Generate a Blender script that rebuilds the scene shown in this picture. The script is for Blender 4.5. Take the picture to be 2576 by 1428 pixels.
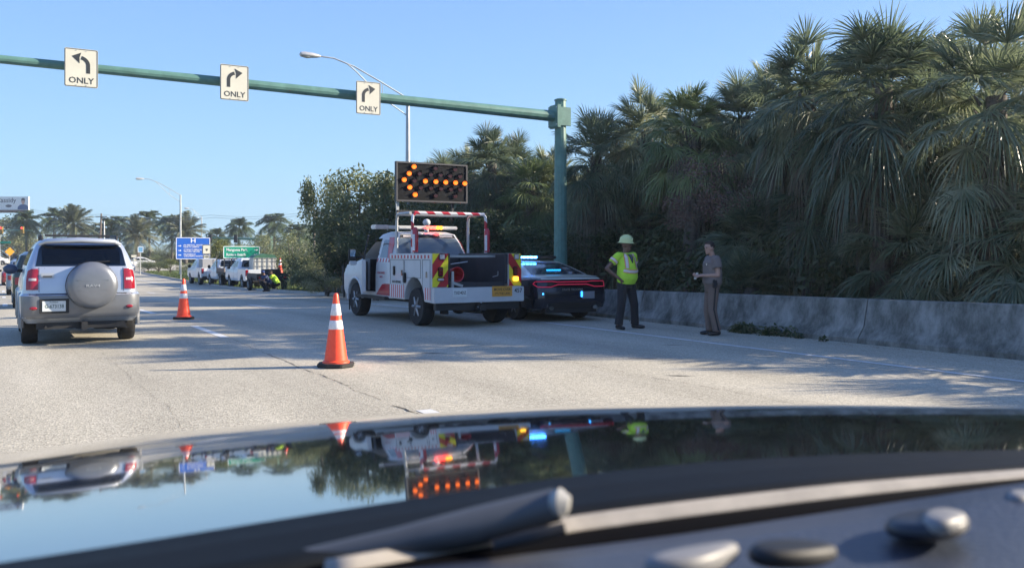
import bpy, bmesh, math, random
import numpy as np
from mathutils import Vector, Matrix, Euler
R = math.radians
random.seed(7); rng = np.random.default_rng(7)
for o in list(bpy.data.objects): bpy.data.objects.remove(o)
SC = bpy.context.scene
COL = SC.collection
# ------------------------------------------------------------------ camera
F, HZ, CX, TH, CH = 2200.0, 642.0, 1288.0, R(30.3), 1.45   # measured on the photo at 2576 px width
cam_d = bpy.data.cameras.new('camera'); cam = bpy.data.objects.new('camera', cam_d); COL.objects.link(cam)
cam.location = (0, 0, CH); cam.rotation_euler = (R(90), 0, -TH)
cam_d.sensor_width = 36; cam_d.lens = 36*F/2576; cam_d.shift_y = -72/2576
cam_d.clip_start = 0.02; cam_d.clip_end = 5000
cam_d.dof.use_dof = True; cam_d.dof.focus_distance = 17; cam_d.dof.aperture_fstop = 5.2
SC.camera = cam
# ------------------------------------------------------------------ world and sun
SUN_AZ, SUN_EL = math.atan2(0.935, -0.355), R(22.5)        # azimuth clockwise from +Y
w = bpy.data.worlds.new('World'); SC.world = w; w.use_nodes = True
wn = w.node_tree.nodes; wl = w.node_tree.links
sky = wn.new('ShaderNodeTexSky'); sky.sky_type = 'NISHITA'; sky.sun_disc = False
sky.sun_elevation = SUN_EL; sky.sun_rotation = SUN_AZ
sky.air_density = 1.0; sky.dust_density = 0.6; sky.ozone_density = 2.2
bg = wn['Background']; bg.inputs['Strength'].default_value = 0.1
# clear subtropical blue: the Nishita sky toned by elevation so that its horizon stays blue rather than yellow
tcw = wn.new('ShaderNodeTexCoord'); sxyz = wn.new('ShaderNodeSeparateXYZ'); wl.new(tcw.outputs['Generated'], sxyz.inputs[0])
skr = wn.new('ShaderNodeValToRGB'); se = skr.color_ramp.elements
se[0].position = 0; se[0].color = (.195,.31,.41,1); se[1].position = 1; se[1].color = (.05,.10,.27,1)
q_ = se.new(.10); q_.color = (.168,.292,.43,1); q_ = se.new(.20); q_.color = (.135,.25,.44,1); q_ = se.new(.32); q_.color = (.108,.205,.44,1)
wl.new(sxyz.outputs[2], skr.inputs[0])
skm = wn.new('ShaderNodeVectorMath'); skm.operation = 'SCALE'; skm.inputs['Scale'].default_value = 10; wl.new(skr.outputs[0], skm.inputs[0])
skx = wn.new('ShaderNodeMix'); skx.data_type = 'RGBA'; skx.inputs[0].default_value = .86
wl.new(sky.outputs[0], skx.inputs[6]); wl.new(skm.outputs[0], skx.inputs[7]); wl.new(skx.outputs[2], bg.inputs[0])
sd = bpy.data.lights.new('sun', 'SUN'); sd.energy = 5.0; sd.angle = R(0.5); sd.color = (1.0, 0.87, 0.69)
sun = bpy.data.objects.new('sun', sd); COL.objects.link(sun)
sdir = Vector((math.sin(SUN_AZ)*math.cos(SUN_EL), math.cos(SUN_AZ)*math.cos(SUN_EL), math.sin(SUN_EL)))
sun.rotation_euler = sdir.to_track_quat('Z', 'Y').to_euler()
vs = SC.view_settings
vs.view_transform = 'Standard'; vs.look = 'None'; vs.gamma = 1; vs.exposure = 1.3
# ------------------------------------------------------------------ pixel helpers (2576-wide coordinates)
CT, ST = math.cos(TH), math.sin(TH)
def cam2w(xc, yc, z): return Vector((xc*CT + yc*ST, -xc*ST + yc*CT, z))
def yc_of(t, s): return t*ST + s*CT
def px(u, v, yc): return cam2w((u-CX)/F*yc, yc, CH-(v-HZ)*yc/F)
def zof(v, t, s): return CH-(v-HZ)*yc_of(t, s)/F
def s_at(u, t):
    a = math.atan((u-CX)/F)+TH
    return t/math.tan(a)
def t_at(u, s): return s*math.tan(math.atan((u-CX)/F)+TH)
ZT = [(-400,0),(20,0),(25,-.07),(32,-.2),(45,-.45),(54,-.62),(64,-.66),(75,-.66),(104,-.5),(125,-.2),(140,0),(3000,0)]
def zt(s):
    for (a, za), (b, zb) in zip(ZT, ZT[1:]):
        if s <= b: return za+(zb-za)*(s-a)/(b-a)
    return 0
# ------------------------------------------------------------------ materials
MATS = {}
def mat(name, col, rough=.6, metal=0., var=.12, scale=6., bump=0., bscale=60., emit=0., coat=0., spec=.5, trans=0., dirt=0.):
    if name in MATS: return MATS[name]
    m = bpy.data.materials.new(name); m.use_nodes = True; MATS[name] = m
    n = m.node_tree.nodes; l = m.node_tree.links; p = n['Principled BSDF']
    p.inputs['Roughness'].default_value = rough; p.inputs['Metallic'].default_value = metal
    p.inputs['Specular IOR Level'].default_value = spec
    c = (*col, 1)
    p.inputs['Base Color'].default_value = c
    if coat: p.inputs['Coat Weight'].default_value = coat; p.inputs['Coat Roughness'].default_value = .05
    if emit: p.inputs['Emission Color'].default_value = c; p.inputs['Emission Strength'].default_value = emit
    tc = n.new('ShaderNodeTexCoord')
    if var:
        nz = n.new('ShaderNodeTexNoise'); nz.inputs['Scale'].default_value = scale; nz.inputs['Detail'].default_value = 6
        nz.inputs['Roughness'].default_value = .65
        l.new(tc.outputs['Object'], nz.inputs['Vector'])
        mr = n.new('ShaderNodeMapRange'); mr.inputs[1].default_value = .3; mr.inputs[2].default_value = .7
        mr.inputs[3].default_value = 1-var; mr.inputs[4].default_value = 1+var
        l.new(nz.outputs[0], mr.inputs[0])
        mx = n.new('ShaderNodeMix'); mx.data_type = 'RGBA'; mx.blend_type = 'MULTIPLY'; mx.inputs[0].default_value = 1
        mx.inputs[6].default_value = c; l.new(mr.outputs[0], mx.inputs[7]); l.new(mx.outputs[2], p.inputs['Base Color'])
        if rough > .12:
            m2 = n.new('ShaderNodeMapRange'); m2.inputs[3].default_value = rough*.85; m2.inputs[4].default_value = min(1, rough*1.2)
            l.new(nz.outputs[0], m2.inputs[0]); l.new(m2.outputs[0], p.inputs['Roughness'])
    if bump:
        nb = n.new('ShaderNodeTexNoise'); nb.inputs['Scale'].default_value = bscale; nb.inputs['Detail'].default_value = 4
        l.new(tc.outputs['Object'], nb.inputs['Vector'])
        b = n.new('ShaderNodeBump'); b.inputs['Strength'].default_value = bump; b.inputs['Distance'].default_value = .02
        l.new(nb.outputs[0], b.inputs['Height']); l.new(b.outputs[0], p.inputs['Normal'])
    return m
def ramp_mat(name, cols, scale=3., rough=.7, detail=8, bump=0, stretch=(1,1,1), spec=.5, transl=0., objrand=0.):
    """noise driven colour ramp; transl adds light passing through leaves"""
    if name in MATS: return MATS[name]
    m = bpy.data.materials.new(name); m.use_nodes = True; MATS[name] = m
    n = m.node_tree.nodes; l = m.node_tree.links; p = n['Principled BSDF']
    p.inputs['Roughness'].default_value = rough; p.inputs['Specular IOR Level'].default_value = spec
    tc = n.new('ShaderNodeTexCoord'); mp = n.new('ShaderNodeMapping'); mp.inputs['Scale'].default_value = stretch
    l.new(tc.outputs['Object'], mp.inputs[0])
    nz = n.new('ShaderNodeTexNoise'); nz.inputs['Scale'].default_value = scale; nz.inputs['Detail'].default_value = detail
    nz.inputs['Roughness'].default_value = .7; l.new(mp.outputs[0], nz.inputs['Vector'])
    fac = nz.outputs[0]
    if objrand:
        oi = n.new('ShaderNodeObjectInfo'); ma = n.new('ShaderNodeMath'); ma.operation = 'MULTIPLY_ADD'
        l.new(oi.outputs['Random'], ma.inputs[0]); ma.inputs[1].default_value = objrand; l.new(fac, ma.inputs[2])
        mb = n.new('ShaderNodeMath'); mb.operation = 'SUBTRACT'; l.new(ma.outputs[0], mb.inputs[0]); mb.inputs[1].default_value = objrand/2
        fac = mb.outputs[0]
    cr = n.new('ShaderNodeValToRGB'); e = cr.color_ramp.elements
    k = len(cols)
    e[0].position = .3; e[0].color = (*cols[0], 1); e[1].position = .7; e[1].color = (*cols[-1], 1)
    for i in range(1, k-1):
        q = e.new(.3+.4*i/(k-1)); q.color = (*cols[i], 1)
    l.new(fac, cr.inputs[0]); l.new(cr.outputs[0], p.inputs['Base Color'])
    if bump:
        b = n.new('ShaderNodeBump'); b.inputs['Strength'].default_value = bump; b.inputs['Distance'].default_value = .03
        l.new(nz.outputs[0], b.inputs['Height']); l.new(b.outputs[0], p.inputs['Normal'])
    if transl:
        t = n.new('ShaderNodeBsdfTranslucent'); l.new(cr.outputs[0], t.inputs[0])
        ms = n.new('ShaderNodeMixShader'); ms.inputs[0].default_value = transl
        l.new(p.outputs[0], ms.inputs[1]); l.new(t.outputs[0], ms.inputs[2]); l.new(ms.outputs[0], n['Material Output'].inputs[0])
    return m
def stripe_mat(name, ax, az, period, ca, cb, frac=.5, rough=.35, ay=0., phase=0.):
    """two-colour printed film striped in the part's own coordinates"""
    if name in MATS: return MATS[name]
    m = bpy.data.materials.new(name); m.use_nodes = True; MATS[name] = m
    n = m.node_tree.nodes; l = m.node_tree.links; p = n['Principled BSDF']; p.inputs['Roughness'].default_value = rough
    tc = n.new('ShaderNodeTexCoord')
    d = n.new('ShaderNodeVectorMath'); d.operation = 'DOT_PRODUCT'; l.new(tc.outputs['Object'], d.inputs[0])
    d.inputs[1].default_value = (ax/period, ay/period, az/period)
    a = n.new('ShaderNodeMath'); a.operation = 'ADD'; a.inputs[1].default_value = 50+phase; l.new(d.outputs['Value'], a.inputs[0])
    f = n.new('ShaderNodeMath'); f.operation = 'FRACT'; l.new(a.outputs[0], f.inputs[0])
    g = n.new('ShaderNodeMath'); g.operation = 'GREATER_THAN'; g.inputs[1].default_value = frac; l.new(f.outputs[0], g.inputs[0])
    nz = n.new('ShaderNodeTexNoise'); nz.inputs['Scale'].default_value = 9; l.new(tc.outputs['Object'], nz.inputs['Vector'])
    mr = n.new('ShaderNodeMapRange'); mr.inputs[3].default_value = .8; mr.inputs[4].default_value = 1.15; l.new(nz.outputs[0], mr.inputs[0])
    mx = n.new('ShaderNodeMix'); mx.data_type = 'RGBA'; mx.inputs[6].default_value = (*ca, 1); mx.inputs[7].default_value = (*cb, 1)
    l.new(g.outputs[0], mx.inputs[0])
    m2 = n.new('ShaderNodeMix'); m2.data_type = 'RGBA'; m2.blend_type = 'MULTIPLY'; m2.inputs[0].default_value = 1
    l.new(mx.outputs[2], m2.inputs[6]); l.new(mr.outputs[0], m2.inputs[7]); l.new(m2.outputs[2], p.inputs['Base Color'])
    return m
# ------------------------------------------------------------------ object helpers
def tag(o, label=None, cat=None, group=None, kind=None):
    if label: o['label'] = label
    if cat: o['category'] = cat
    if group: o['group'] = group
    if kind: o['kind'] = kind
    return o
def empty(name, loc, rz=0., label=None, cat=None, group=None):
    o = bpy.data.objects.new(name, None); COL.objects.link(o); o.location = loc; o.rotation_euler = (0, 0, rz)
    o.empty_display_size = .1
    return tag(o, label, cat, group)
class MB:
    def __init__(s): s.v = []; s.f = []
    def add(s, vs, fs):
        b = len(s.v); s.v.extend([tuple(v) for v in vs]); s.f.extend([tuple(i+b for i in f) for f in fs]); return s
    def box(s, c, d, rot=None):
        c = Vector(c); hx, hy, hz = d[0]/2, d[1]/2, d[2]/2
        vs = [Vector((x, y, z)) for x in (-hx, hx) for y in (-hy, hy) for z in (-hz, hz)]
        if rot: M = Euler(rot).to_matrix(); vs = [M @ v for v in vs]
        return s.add([v+c for v in vs], [(0,1,3,2),(4,6,7,5),(0,4,5,1),(2,3,7,6),(0,2,6,4),(1,5,7,3)])
    def box2(s, a, b):
        return s.box([(p+q)/2 for p, q in zip(a, b)], [abs(q-p) for p, q in zip(a, b)])
    def tube(s, pts, rad, n=10, caps=True, sx=1., ref=None):
        pts = [Vector(p) for p in pts]
        if not hasattr(rad, '__len__'): rad = [rad]*len(pts)
        rings = []; up = Vector(ref) if ref else None
        for i, p in enumerate(pts):
            d = (pts[min(i+1, len(pts)-1)]-pts[max(i-1, 0)]).normalized()
            if up is None: up = Vector((0,0,1)) if abs(d.z) < .9 else Vector((0,1,0))
            a = d.cross(up)
            if a.length < 1e-4: a = d.orthogonal()
            a.normalize(); b = a.cross(d).normalized(); up = b
            rings.append([p+(a*math.cos(2*math.pi*k/n)*sx+b*math.sin(2*math.pi*k/n))*rad[i] for k in range(n)])
        vs = [v for r in rings for v in r]; fs = []
        for i in range(len(pts)-1):
            for k in range(n):
                k2 = (k+1) % n; fs.append((i*n+k, i*n+k2, (i+1)*n+k2, (i+1)*n+k))
        if caps: fs.append(tuple(range(n-1, -1, -1))); fs.append(tuple((len(pts)-1)*n+k for k in range(n)))
        return s.add(vs, fs)
    def lathe(s, prof, c=(0,0,0), axis='Z', n=24, caps=True):
        c = Vector(c); vs = []; fs = []
        for r, h in prof:
            for k in range(n):
                a = 2*math.pi*k/n; x, y = r*math.cos(a), r*math.sin(a)
                v = {'Z': (x, y, h), 'X': (h, x, y), 'Y': (y, h, x)}[axis]; vs.append(c+Vector(v))
        for i in range(len(prof)-1):
            for k in range(n):
                k2 = (k+1) % n; fs.append((i*n+k, i*n+k2, (i+1)*n+k2, (i+1)*n+k))
        if caps: fs.append(tuple(range(n-1, -1, -1))); fs.append(tuple((len(prof)-1)*n+k for k in range(n)))
        return s.add(vs, fs)
    def ell(s, c, r, n=16, m=10, rot=None):
        c = Vector(c); M = Euler(rot).to_matrix() if rot else Matrix.Identity(3)
        vs = [c+M@Vector((0,0,-r[2]))]; fs = []
        for i in range(1, m):
            a = -math.pi/2+math.pi*i/m
            for k in range(n):
                b = 2*math.pi*k/n; vs.append(c+M@Vector((r[0]*math.cos(a)*math.cos(b), r[1]*math.cos(a)*math.sin(b), r[2]*math.sin(a))))
        vs.append(c+M@Vector((0,0,r[2])))
        for k in range(n):
            k2 = (k+1) % n; fs.append((0, 1+k2, 1+k)); fs.append((len(vs)-1, 1+(m-2)*n+k, 1+(m-2)*n+k2))
        for i in range(m-2):
            for k in range(n):
                k2 = (k+1) % n; fs.append((1+i*n+k, 1+i*n+k2, 1+(i+1)*n+k2, 1+(i+1)*n+k))
        return s.add(vs, fs)
    def cap(s, p0, p1, r0, r1, n=12):
        """limb: tapered tube with rounded ends"""
        p0, p1 = Vector(p0), Vector(p1); d = (p1-p0).normalized()
        pts = []; rr = []
        for k in range(4):
            a = math.pi/2*(1-k/4); pts.append(p0-d*r0*math.sin(a)*.98); rr.append(max(.002, r0*math.cos(a)))
        for k in range(6): f = k/5; pts.append(p0.lerp(p1, f)); rr.append(r0+(r1-r0)*f)
        for k in range(1, 5):
            a = math.pi/2*k/4; pts.append(p1+d*r1*math.sin(a)*.98); rr.append(max(.002, r1*math.cos(a)))
        return s.tube(pts, rr, n)
    def sheet(s, poly, z=0): return s.add([(x, y, z) for x, y in poly], [tuple(range(len(poly)))])
    def prism(s, poly, plane, a, b):
        """poly in 'xz','yz' or 'xy', extruded from a to b on the remaining axis"""
        def P(p, h): return {'xz': (p[0], h, p[1]), 'yz': (h, p[0], p[1]), 'xy': (p[0], p[1], h)}[plane]
        n = len(poly)
        vs = [P(p, a) for p in poly]+[P(p, b) for p in poly]
        fs = [tuple(range(n)), tuple(range(2*n-1, n-1, -1))]+[(i, i+n, (i+1) % n+n, (i+1) % n) for i in range(n)]
        return s.add(vs, fs)
    def build(s, name, m, parent=None, bevel=0., seg=2, smooth=40, loc=None, fix=True):
        me = bpy.data.meshes.new(name); me.from_pydata(s.v, [], s.f); me.update()
        if fix:
            bm = bmesh.new(); bm.from_mesh(me); bmesh.ops.recalc_face_normals(bm, faces=bm.faces)
            if bevel: bmesh.ops.bevel(bm, geom=[e for e in bm.edges if len(e.link_faces) == 2 and e.calc_face_angle(0) > R(25)], offset=bevel, segments=seg, affect='EDGES', clamp_overlap=True)
            bm.to_mesh(me); bm.free()
        if smooth:
            me.polygons.foreach_set('use_smooth', [True]*len(me.polygons)); me.set_sharp_from_angle(angle=R(smooth))
        o = bpy.data.objects.new(name, me); COL.objects.link(o); me.materials.append(m)
        if parent: o.parent = parent
        if loc: o.location = loc
        return o
def bake(o):
    dg = bpy.context.evaluated_depsgraph_get(); dg.update()
    me = bpy.data.meshes.new_from_object(o.evaluated_get(dg)); o.modifiers.clear(); old = o.data; o.data = me
    bpy.data.meshes.remove(old); return o
def cut(o, cutters):
    tmp = []
    for mb in cutters:
        c = mb.build('cutter', MATS['_none'] if '_none' in MATS else mat('_none', (.1,.1,.1)), smooth=0)
        c.parent = o.parent; tmp.append(c)
        b = o.modifiers.new('b', 'BOOLEAN'); b.object = c; b.operation = 'DIFFERENCE'; b.solver = 'EXACT'
    bpy.context.view_layer.update(); bake(o)
    for c in tmp: bpy.data.objects.remove(c)
    o.data.polygons.foreach_set('use_smooth', [True]*len(o.data.polygons)); o.data.set_sharp_from_angle(angle=R(35))
    while len(o.data.materials) > 1: o.data.materials.pop()
    for p in o.data.polygons: p.material_index = 0
    return o
def text(name, body, size, m, parent, loc, rot=(R(90),0,0), ext=.001, sx=1., align='CENTER'):
    c = bpy.data.curves.new('t', 'FONT'); c.body = body; c.size = size; c.extrude = ext; c.align_x = align; c.align_y = 'CENTER'
    c.resolution_u = 2; c.offset = size*.012
    t = bpy.data.objects.new('t', c); COL.objects.link(t); bpy.context.view_layer.update()
    dg = bpy.context.evaluated_depsgraph_get(); me = bpy.data.meshes.new_from_object(t.evaluated_get(dg))
    bpy.data.objects.remove(t); bpy.data.curves.remove(c)
    M = Matrix.Translation(loc) @ Euler(rot).to_matrix().to_4x4() @ Matrix.Diagonal((sx, 1, 1, 1)); me.transform(M)
    me.materials.clear(); me.materials.append(m)
    o = bpy.data.objects.new(name, me); COL.objects.link(o)
    if parent: o.parent = parent
    return o
def copy_tree(o, parent=None):
    c = o.copy(); COL.objects.link(c); c.parent = parent
    for ch in o.children: copy_tree(ch, c)
    return c
# lofted vehicle shells: rows (z, y_rear, y_front, half_width, corner radius)
class Shell:
    def __init__(s, rows, sub=3): s.rows = rows; s.sub = sub
    def at(s, z):
        r = s.rows
        if z <= r[0][0]: return r[0][1:]
        for a, b in zip(r, r[1:]):
            if z <= b[0]:
                f = (z-a[0])/(b[0]-a[0]); return tuple(p+(q-p)*f for p, q in zip(a[1:], b[1:]))
        return r[-1][1:]
    def mb(s, nc=6):
        m = MB(); zs = []
        for a, b in zip(s.rows, s.rows[1:]):
            k = max(1, int((b[0]-a[0])/.06)); zs += [a[0]+(b[0]-a[0])*i/k for i in range(k)]
        zs.append(s.rows[-1][0]); n = 0
        for z in zs:
            yr, yf, w_, r = s.at(z); ring = []
            for cx, cy, a0 in ((w_-r, yf-r, 0), (-w_+r, yf-r, 90), (-w_+r, yr+r, 180), (w_-r, yr+r, 270)):
                for i in range(nc+1):
                    a = R(a0+90*i/nc); ring.append((cx+r*math.cos(a), cy+r*math.sin(a), z))
            n = len(ring); m.v += ring
        L = len(zs)
        for i in range(L-1):
            for k in range(n): k2 = (k+1) % n; m.f.append((i*n+k, i*n+k2, (i+1)*n+k2, (i+1)*n+k))
        m.f.append(tuple(range(n-1, -1, -1))); m.f.append(tuple((L-1)*n+k for k in range(n)))
        return m
    def endp(s, x, z, rear=True, off=.006):
        yr, yf, w_, r = s.at(z); d = max(0, abs(x)-(w_-r)); d = min(d, r*.98); dy = r-math.sqrt(r*r-d*d)
        return (x, yr+dy-off, z) if rear else (x, yf-dy+off, z)
    def panel(s, rows, rear=True, side=0, off=.006, th=.012, nc=8, nr=6):
        """rows (z, a, b): a..b is x on the end faces or y on the sides; makes a thin closed sheet lying on the shell"""
        m = MB(); zz = []
        for a, b in zip(rows, rows[1:]):
            for i in range(nr): f = i/nr; zz.append(tuple(p+(q-p)*f for p, q in zip(a, b)))
        zz.append(rows[-1])
        def P(a, z, o):
            if side: return (side*(s.at(z)[2]+o), a, z)
            return s.endp(a, z, rear, o)
        n = nc+1
        for o in (off, off-th):
            for z, a, b in zz:
                for k in range(n): m.v.append(P(a+(b-a)*k/nc, z, o))
        L = len(zz); B = L*n
        for i in range(L-1):
            for k in range(nc):
                q = (i*n+k, i*n+k+1, (i+1)*n+k+1, (i+1)*n+k); m.f.append(q); m.f.append(tuple(B+j for j in reversed(q)))
            m.f.append((i*n, (i+1)*n, B+(i+1)*n, B+i*n)); m.f.append((i*n+nc, B+i*n+nc, B+(i+1)*n+nc, (i+1)*n+nc))
        for k in range(nc):
            m.f.append((k, B+k, B+k+1, k+1)); q = (L-1)*n+k; m.f.append((q, q+1, B+q+1, B+q))
        return m
def wheel(parent, x, y, r, wd, side, rim=.62, rimcol=None):
    """side -1 left, +1 right: outer face direction; a tyre with its rim"""
    t = MB(); h = wd/2
    t.lathe([(r*rim, -h*.9), (r*.93, -h), (r*.985, -h*.8), (r, -h*.4), (r, h*.4), (r*.985, h*.8), (r*.93, h), (r*rim, h*.9)], (x, y, r), 'X', 32)
    wo = t.build('wheel', M_TYRE, parent)
    q = MB(); o = side*h*.86
    q.lathe([(r*.1, o*.9), (r*rim, o*.55), (r*rim, o*1.02), (r*(rim-.05), o*1.04), (r*(rim-.07), o*.62), (r*.14, o*.7)], (x, y, r), 'X', 28)
    for k in range(6):
        a = 2*math.pi*k/6; ca, sa = math.cos(a), math.sin(a)
        q.tube([(x+o*.98, y+ca*r*.1, r+sa*r*.1), (x+o*.9, y+ca*r*(rim-.05), r+sa*r*(rim-.05))], [r*.1, r*.075], 6)
    q.lathe([(r*.02, o*1.06), (r*.13, o*1.05), (r*.15, o*.8)], (x, y, r), 'X', 16)
    q.build('rim', rimcol or M_ALU, wo)
    return wo
M_TYRE = mat('tyre_rubber', (.018,.018,.019), .85, var=.25, scale=25, bump=.3, bscale=120)
M_ALU = mat('cast_alloy', (.28,.29,.30), .4, .7, var=.15, scale=12)
M_DARK = mat('dark_plastic', (.02,.021,.023), .6, var=.2, scale=20)
M_GLASS = mat('tinted_glass', (.012,.016,.02), .04, var=.1, coat=.0, spec=.8)
M_GALV = mat('galvanised_steel', (.42,.44,.45), .45, .6, var=.15, scale=3)
M_WHITE = mat('white_paint', (.72,.73,.72), .35, var=.08, scale=3, coat=.3)
M_BLACKTXT = mat('black_lettering', (.02,.02,.022), .5, var=0)
M_WHITETXT = mat('white_lettering', (.8,.8,.8), .5, var=0)
M_RED = mat('red_film', (.42,.03,.04), .35, var=.12, scale=6)
# ================================================================== ground and roads
def conc_mat(name, cols, tone=1.0):
    m = ramp_mat(name, cols, scale=.35, rough=.85, detail=10, stretch=(1.6,.35,1))
    n = m.node_tree.nodes; l = m.node_tree.links; p = n['Principled BSDF']
    base = p.inputs['Base Color'].links[0].from_socket
    tc = n.new('ShaderNodeTexCoord')
    v = n.new('ShaderNodeTexVoronoi'); v.inputs['Scale'].default_value = 58; l.new(tc.outputs['Object'], v.inputs['Vector'])
    mr = n.new('ShaderNodeMapRange'); mr.inputs[1].default_value = 0; mr.inputs[2].default_value = 1; mr.inputs[3].default_value = .64; mr.inputs[4].default_value = 1.36
    l.new(v.outputs['Color'], mr.inputs[0])
    z = n.new('ShaderNodeTexNoise'); z.inputs['Scale'].default_value = 14; z.inputs['Detail'].default_value = 8; z.inputs['Roughness'].default_value = .8
    l.new(tc.outputs['Object'], z.inputs['Vector'])
    mr2 = n.new('ShaderNodeMapRange'); mr2.inputs[1].default_value = .3; mr2.inputs[2].default_value = .7; mr2.inputs[3].default_value = .86; mr2.inputs[4].default_value = 1.13
    l.new(z.outputs[0], mr2.inputs[0])
    # worn wheel paths run along the lanes
    sx = n.new('ShaderNodeSeparateXYZ'); l.new(tc.outputs['Object'], sx.inputs[0])
    wv = n.new('ShaderNodeMath'); wv.operation = 'MULTIPLY'; wv.inputs[1].default_value = 2*math.pi/1.7; l.new(sx.outputs[0], wv.inputs[0])
    cs = n.new('ShaderNodeMath'); cs.operation = 'SINE'; l.new(wv.outputs[0], cs.inputs[0])
    mr3 = n.new('ShaderNodeMapRange'); mr3.inputs[1].default_value = -1; mr3.inputs[3].default_value = .91; mr3.inputs[4].default_value = 1.04; l.new(cs.outputs[0], mr3.inputs[0])
    cur = base
    for q in (mr, mr2, mr3):
        mx = n.new('ShaderNodeMix'); mx.data_type = 'RGBA'; mx.blend_type = 'MULTIPLY'; mx.inputs[0].default_value = 1
        l.new(cur, mx.inputs[6]); l.new(q.outputs[0], mx.inputs[7]); cur = mx.outputs[2]
    l.new(cur, p.inputs['Base Color'])
    b = n.new('ShaderNodeBump'); b.inputs['Strength'].default_value = .5; b.inputs['Distance'].default_value = .006
    l.new(v.outputs['Distance'], b.inputs['Height']); l.new(b.outputs[0], p.inputs['Normal'])
    return m
M_ROAD = conc_mat('road_concrete', [(.315,.288,.225),(.405,.372,.29),(.47,.435,.35)])
M_GRASS = ramp_mat('grass_blades', [(.05,.075,.02),(.09,.13,.035),(.16,.17,.06)], scale=1.2, rough=.9, bump=.5)
M_LITTER = ramp_mat('leaf_litter', [(.06,.04,.025),(.14,.09,.06),(.25,.19,.13)], scale=6, rough=.95, bump=.6)
M_LINE = ramp_mat('road_paint', [(.45,.45,.43),(.62,.62,.6),(.72,.72,.7)], scale=5, rough=.6, detail=10)
M_TAR = mat('tar', (.03,.028,.026), .9, var=.3)
def slist(a, b, st=3.):
    k = max(1, int(round((b-a)/st))); return [a+(b-a)*i/k for i in range(k+1)]
def strip(mb, tl, tr, ss, dz, nc=1):
    """band between two lateral functions, following the fall of the land"""
    v = []; f = []
    for s in ss:
        a, b = tl(s), tr(s)
        for k in range(nc+1): v.append((a+(b-a)*k/nc, s, zt(s)+dz))
    n = nc+1
    for i in range(len(ss)-1):
        for k in range(nc): f.append((i*n+k, i*n+k+1, (i+1)*n+k+1, (i+1)*n+k))
    return mb.add(v, f)
def lerpf(tab):
    def f(s):
        if s <= tab[0][0]: return tab[0][1]
        for (a, x), (b, y) in zip(tab, tab[1:]):
            if s <= b: return x+(y-x)*(s-a)/(b-a)
        return tab[-1][1]
    return f
SS = sorted(set([-400,-100,-30,-10,0,10,15,20,22,25,28,32,36,40,45,50,54,58,64,70,75,82,90,97,104,110,118,125,132,140,160,200,300,600,1200,3000]))
g = strip(MB(), lambda s: -2500, lambda s: 2500, SS, -.016, 1).build('ground', M_GRASS, smooth=0, fix=False); tag(g, kind='structure')
TR = lerpf([(22,12.6),(30,12.2),(45,12.4),(75,12.7),(104,13.2),(112,15),(118,26)])
rd = strip(MB(), lambda s: -9.5, TR, [s for s in SS if -100 <= s <= 118]+[], 0, 4).build('road', M_ROAD, smooth=0, fix=False); tag(rd, kind='structure')
cr = strip(MB(), lambda s: -150, lambda s: 190, [118,122,125,130,135,140], .004, 4).build('cross_road', M_ROAD, smooth=0, fix=False); tag(cr, kind='structure')
r3 = strip(MB(), lambda s: -9.5, lambda s: 12, [140,150,200,300,600], .0, 2).build('road', M_ROAD, smooth=0, fix=False); tag(r3, kind='structure')
vg = strip(MB(), lambda s: TR(s)+.35, lambda s: 22, [23,26,30,36,42,48,52], -.008, 1).build('verge', M_LITTER, smooth=0, fix=False); tag(vg, kind='structure')
vb = strip(MB(), lambda s: 12.55, lambda s: 30, [-30,-10,0,10,20,23], -.006, 1).build('verge', M_LITTER, smooth=0, fix=False); tag(vb, kind='structure')
kb = MB(); ks = slist(26, 112, 3.)
for a, b in zip(ks, ks[1:]):
    q = []
    for s in (a, b):
        t0 = TR(s); z = zt(s); q += [(t0-.3,s,z+.006),(t0,s,z+.01),(t0+.03,s,z+.12),(t0+.18,s,z+.125),(t0+.18,s,z-.05)]
    kb.add(q, [(i, i+1, i+6, i+5) for i in range(4)])
ko = kb.build('kerb', mat('kerb_concrete', (.36,.34,.3), .85, var=.2, scale=3), smooth=0); tag(ko, kind='structure')
lb = MB()
EL = lerpf([(0,10.15),(120,10.15)])
strip(lb, lambda s: EL(s)-.06, lambda s: EL(s)+.06, slist(-20, 110, 2.5), .004)
for t0, segs in ((3.42, [(-5,-2.3),(4.2,7.5),(15.9,18.8),(24.2,27.1),(34,37),(44,47),(56,59),(68,71)]), (6.85, [(-5,-2),(25.3,28.4),(36,39),(48,51),(60,63),(72,75)]),
                 (.12, [(-14,-11),(33,36),(45,48),(57,60),(69,72),(81,84),(93,96)])):
    for a, b in segs: strip(lb, lambda s: t0-.075, lambda s: t0+.075, slist(a, b, 1.5), .004)
strip(lb, lambda s: -6, lambda s: 9.9, [108,108.6], .004)
lo = lb.build('road_marking', M_LINE, smooth=0, fix=False); tag(lo, kind='structure')
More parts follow.
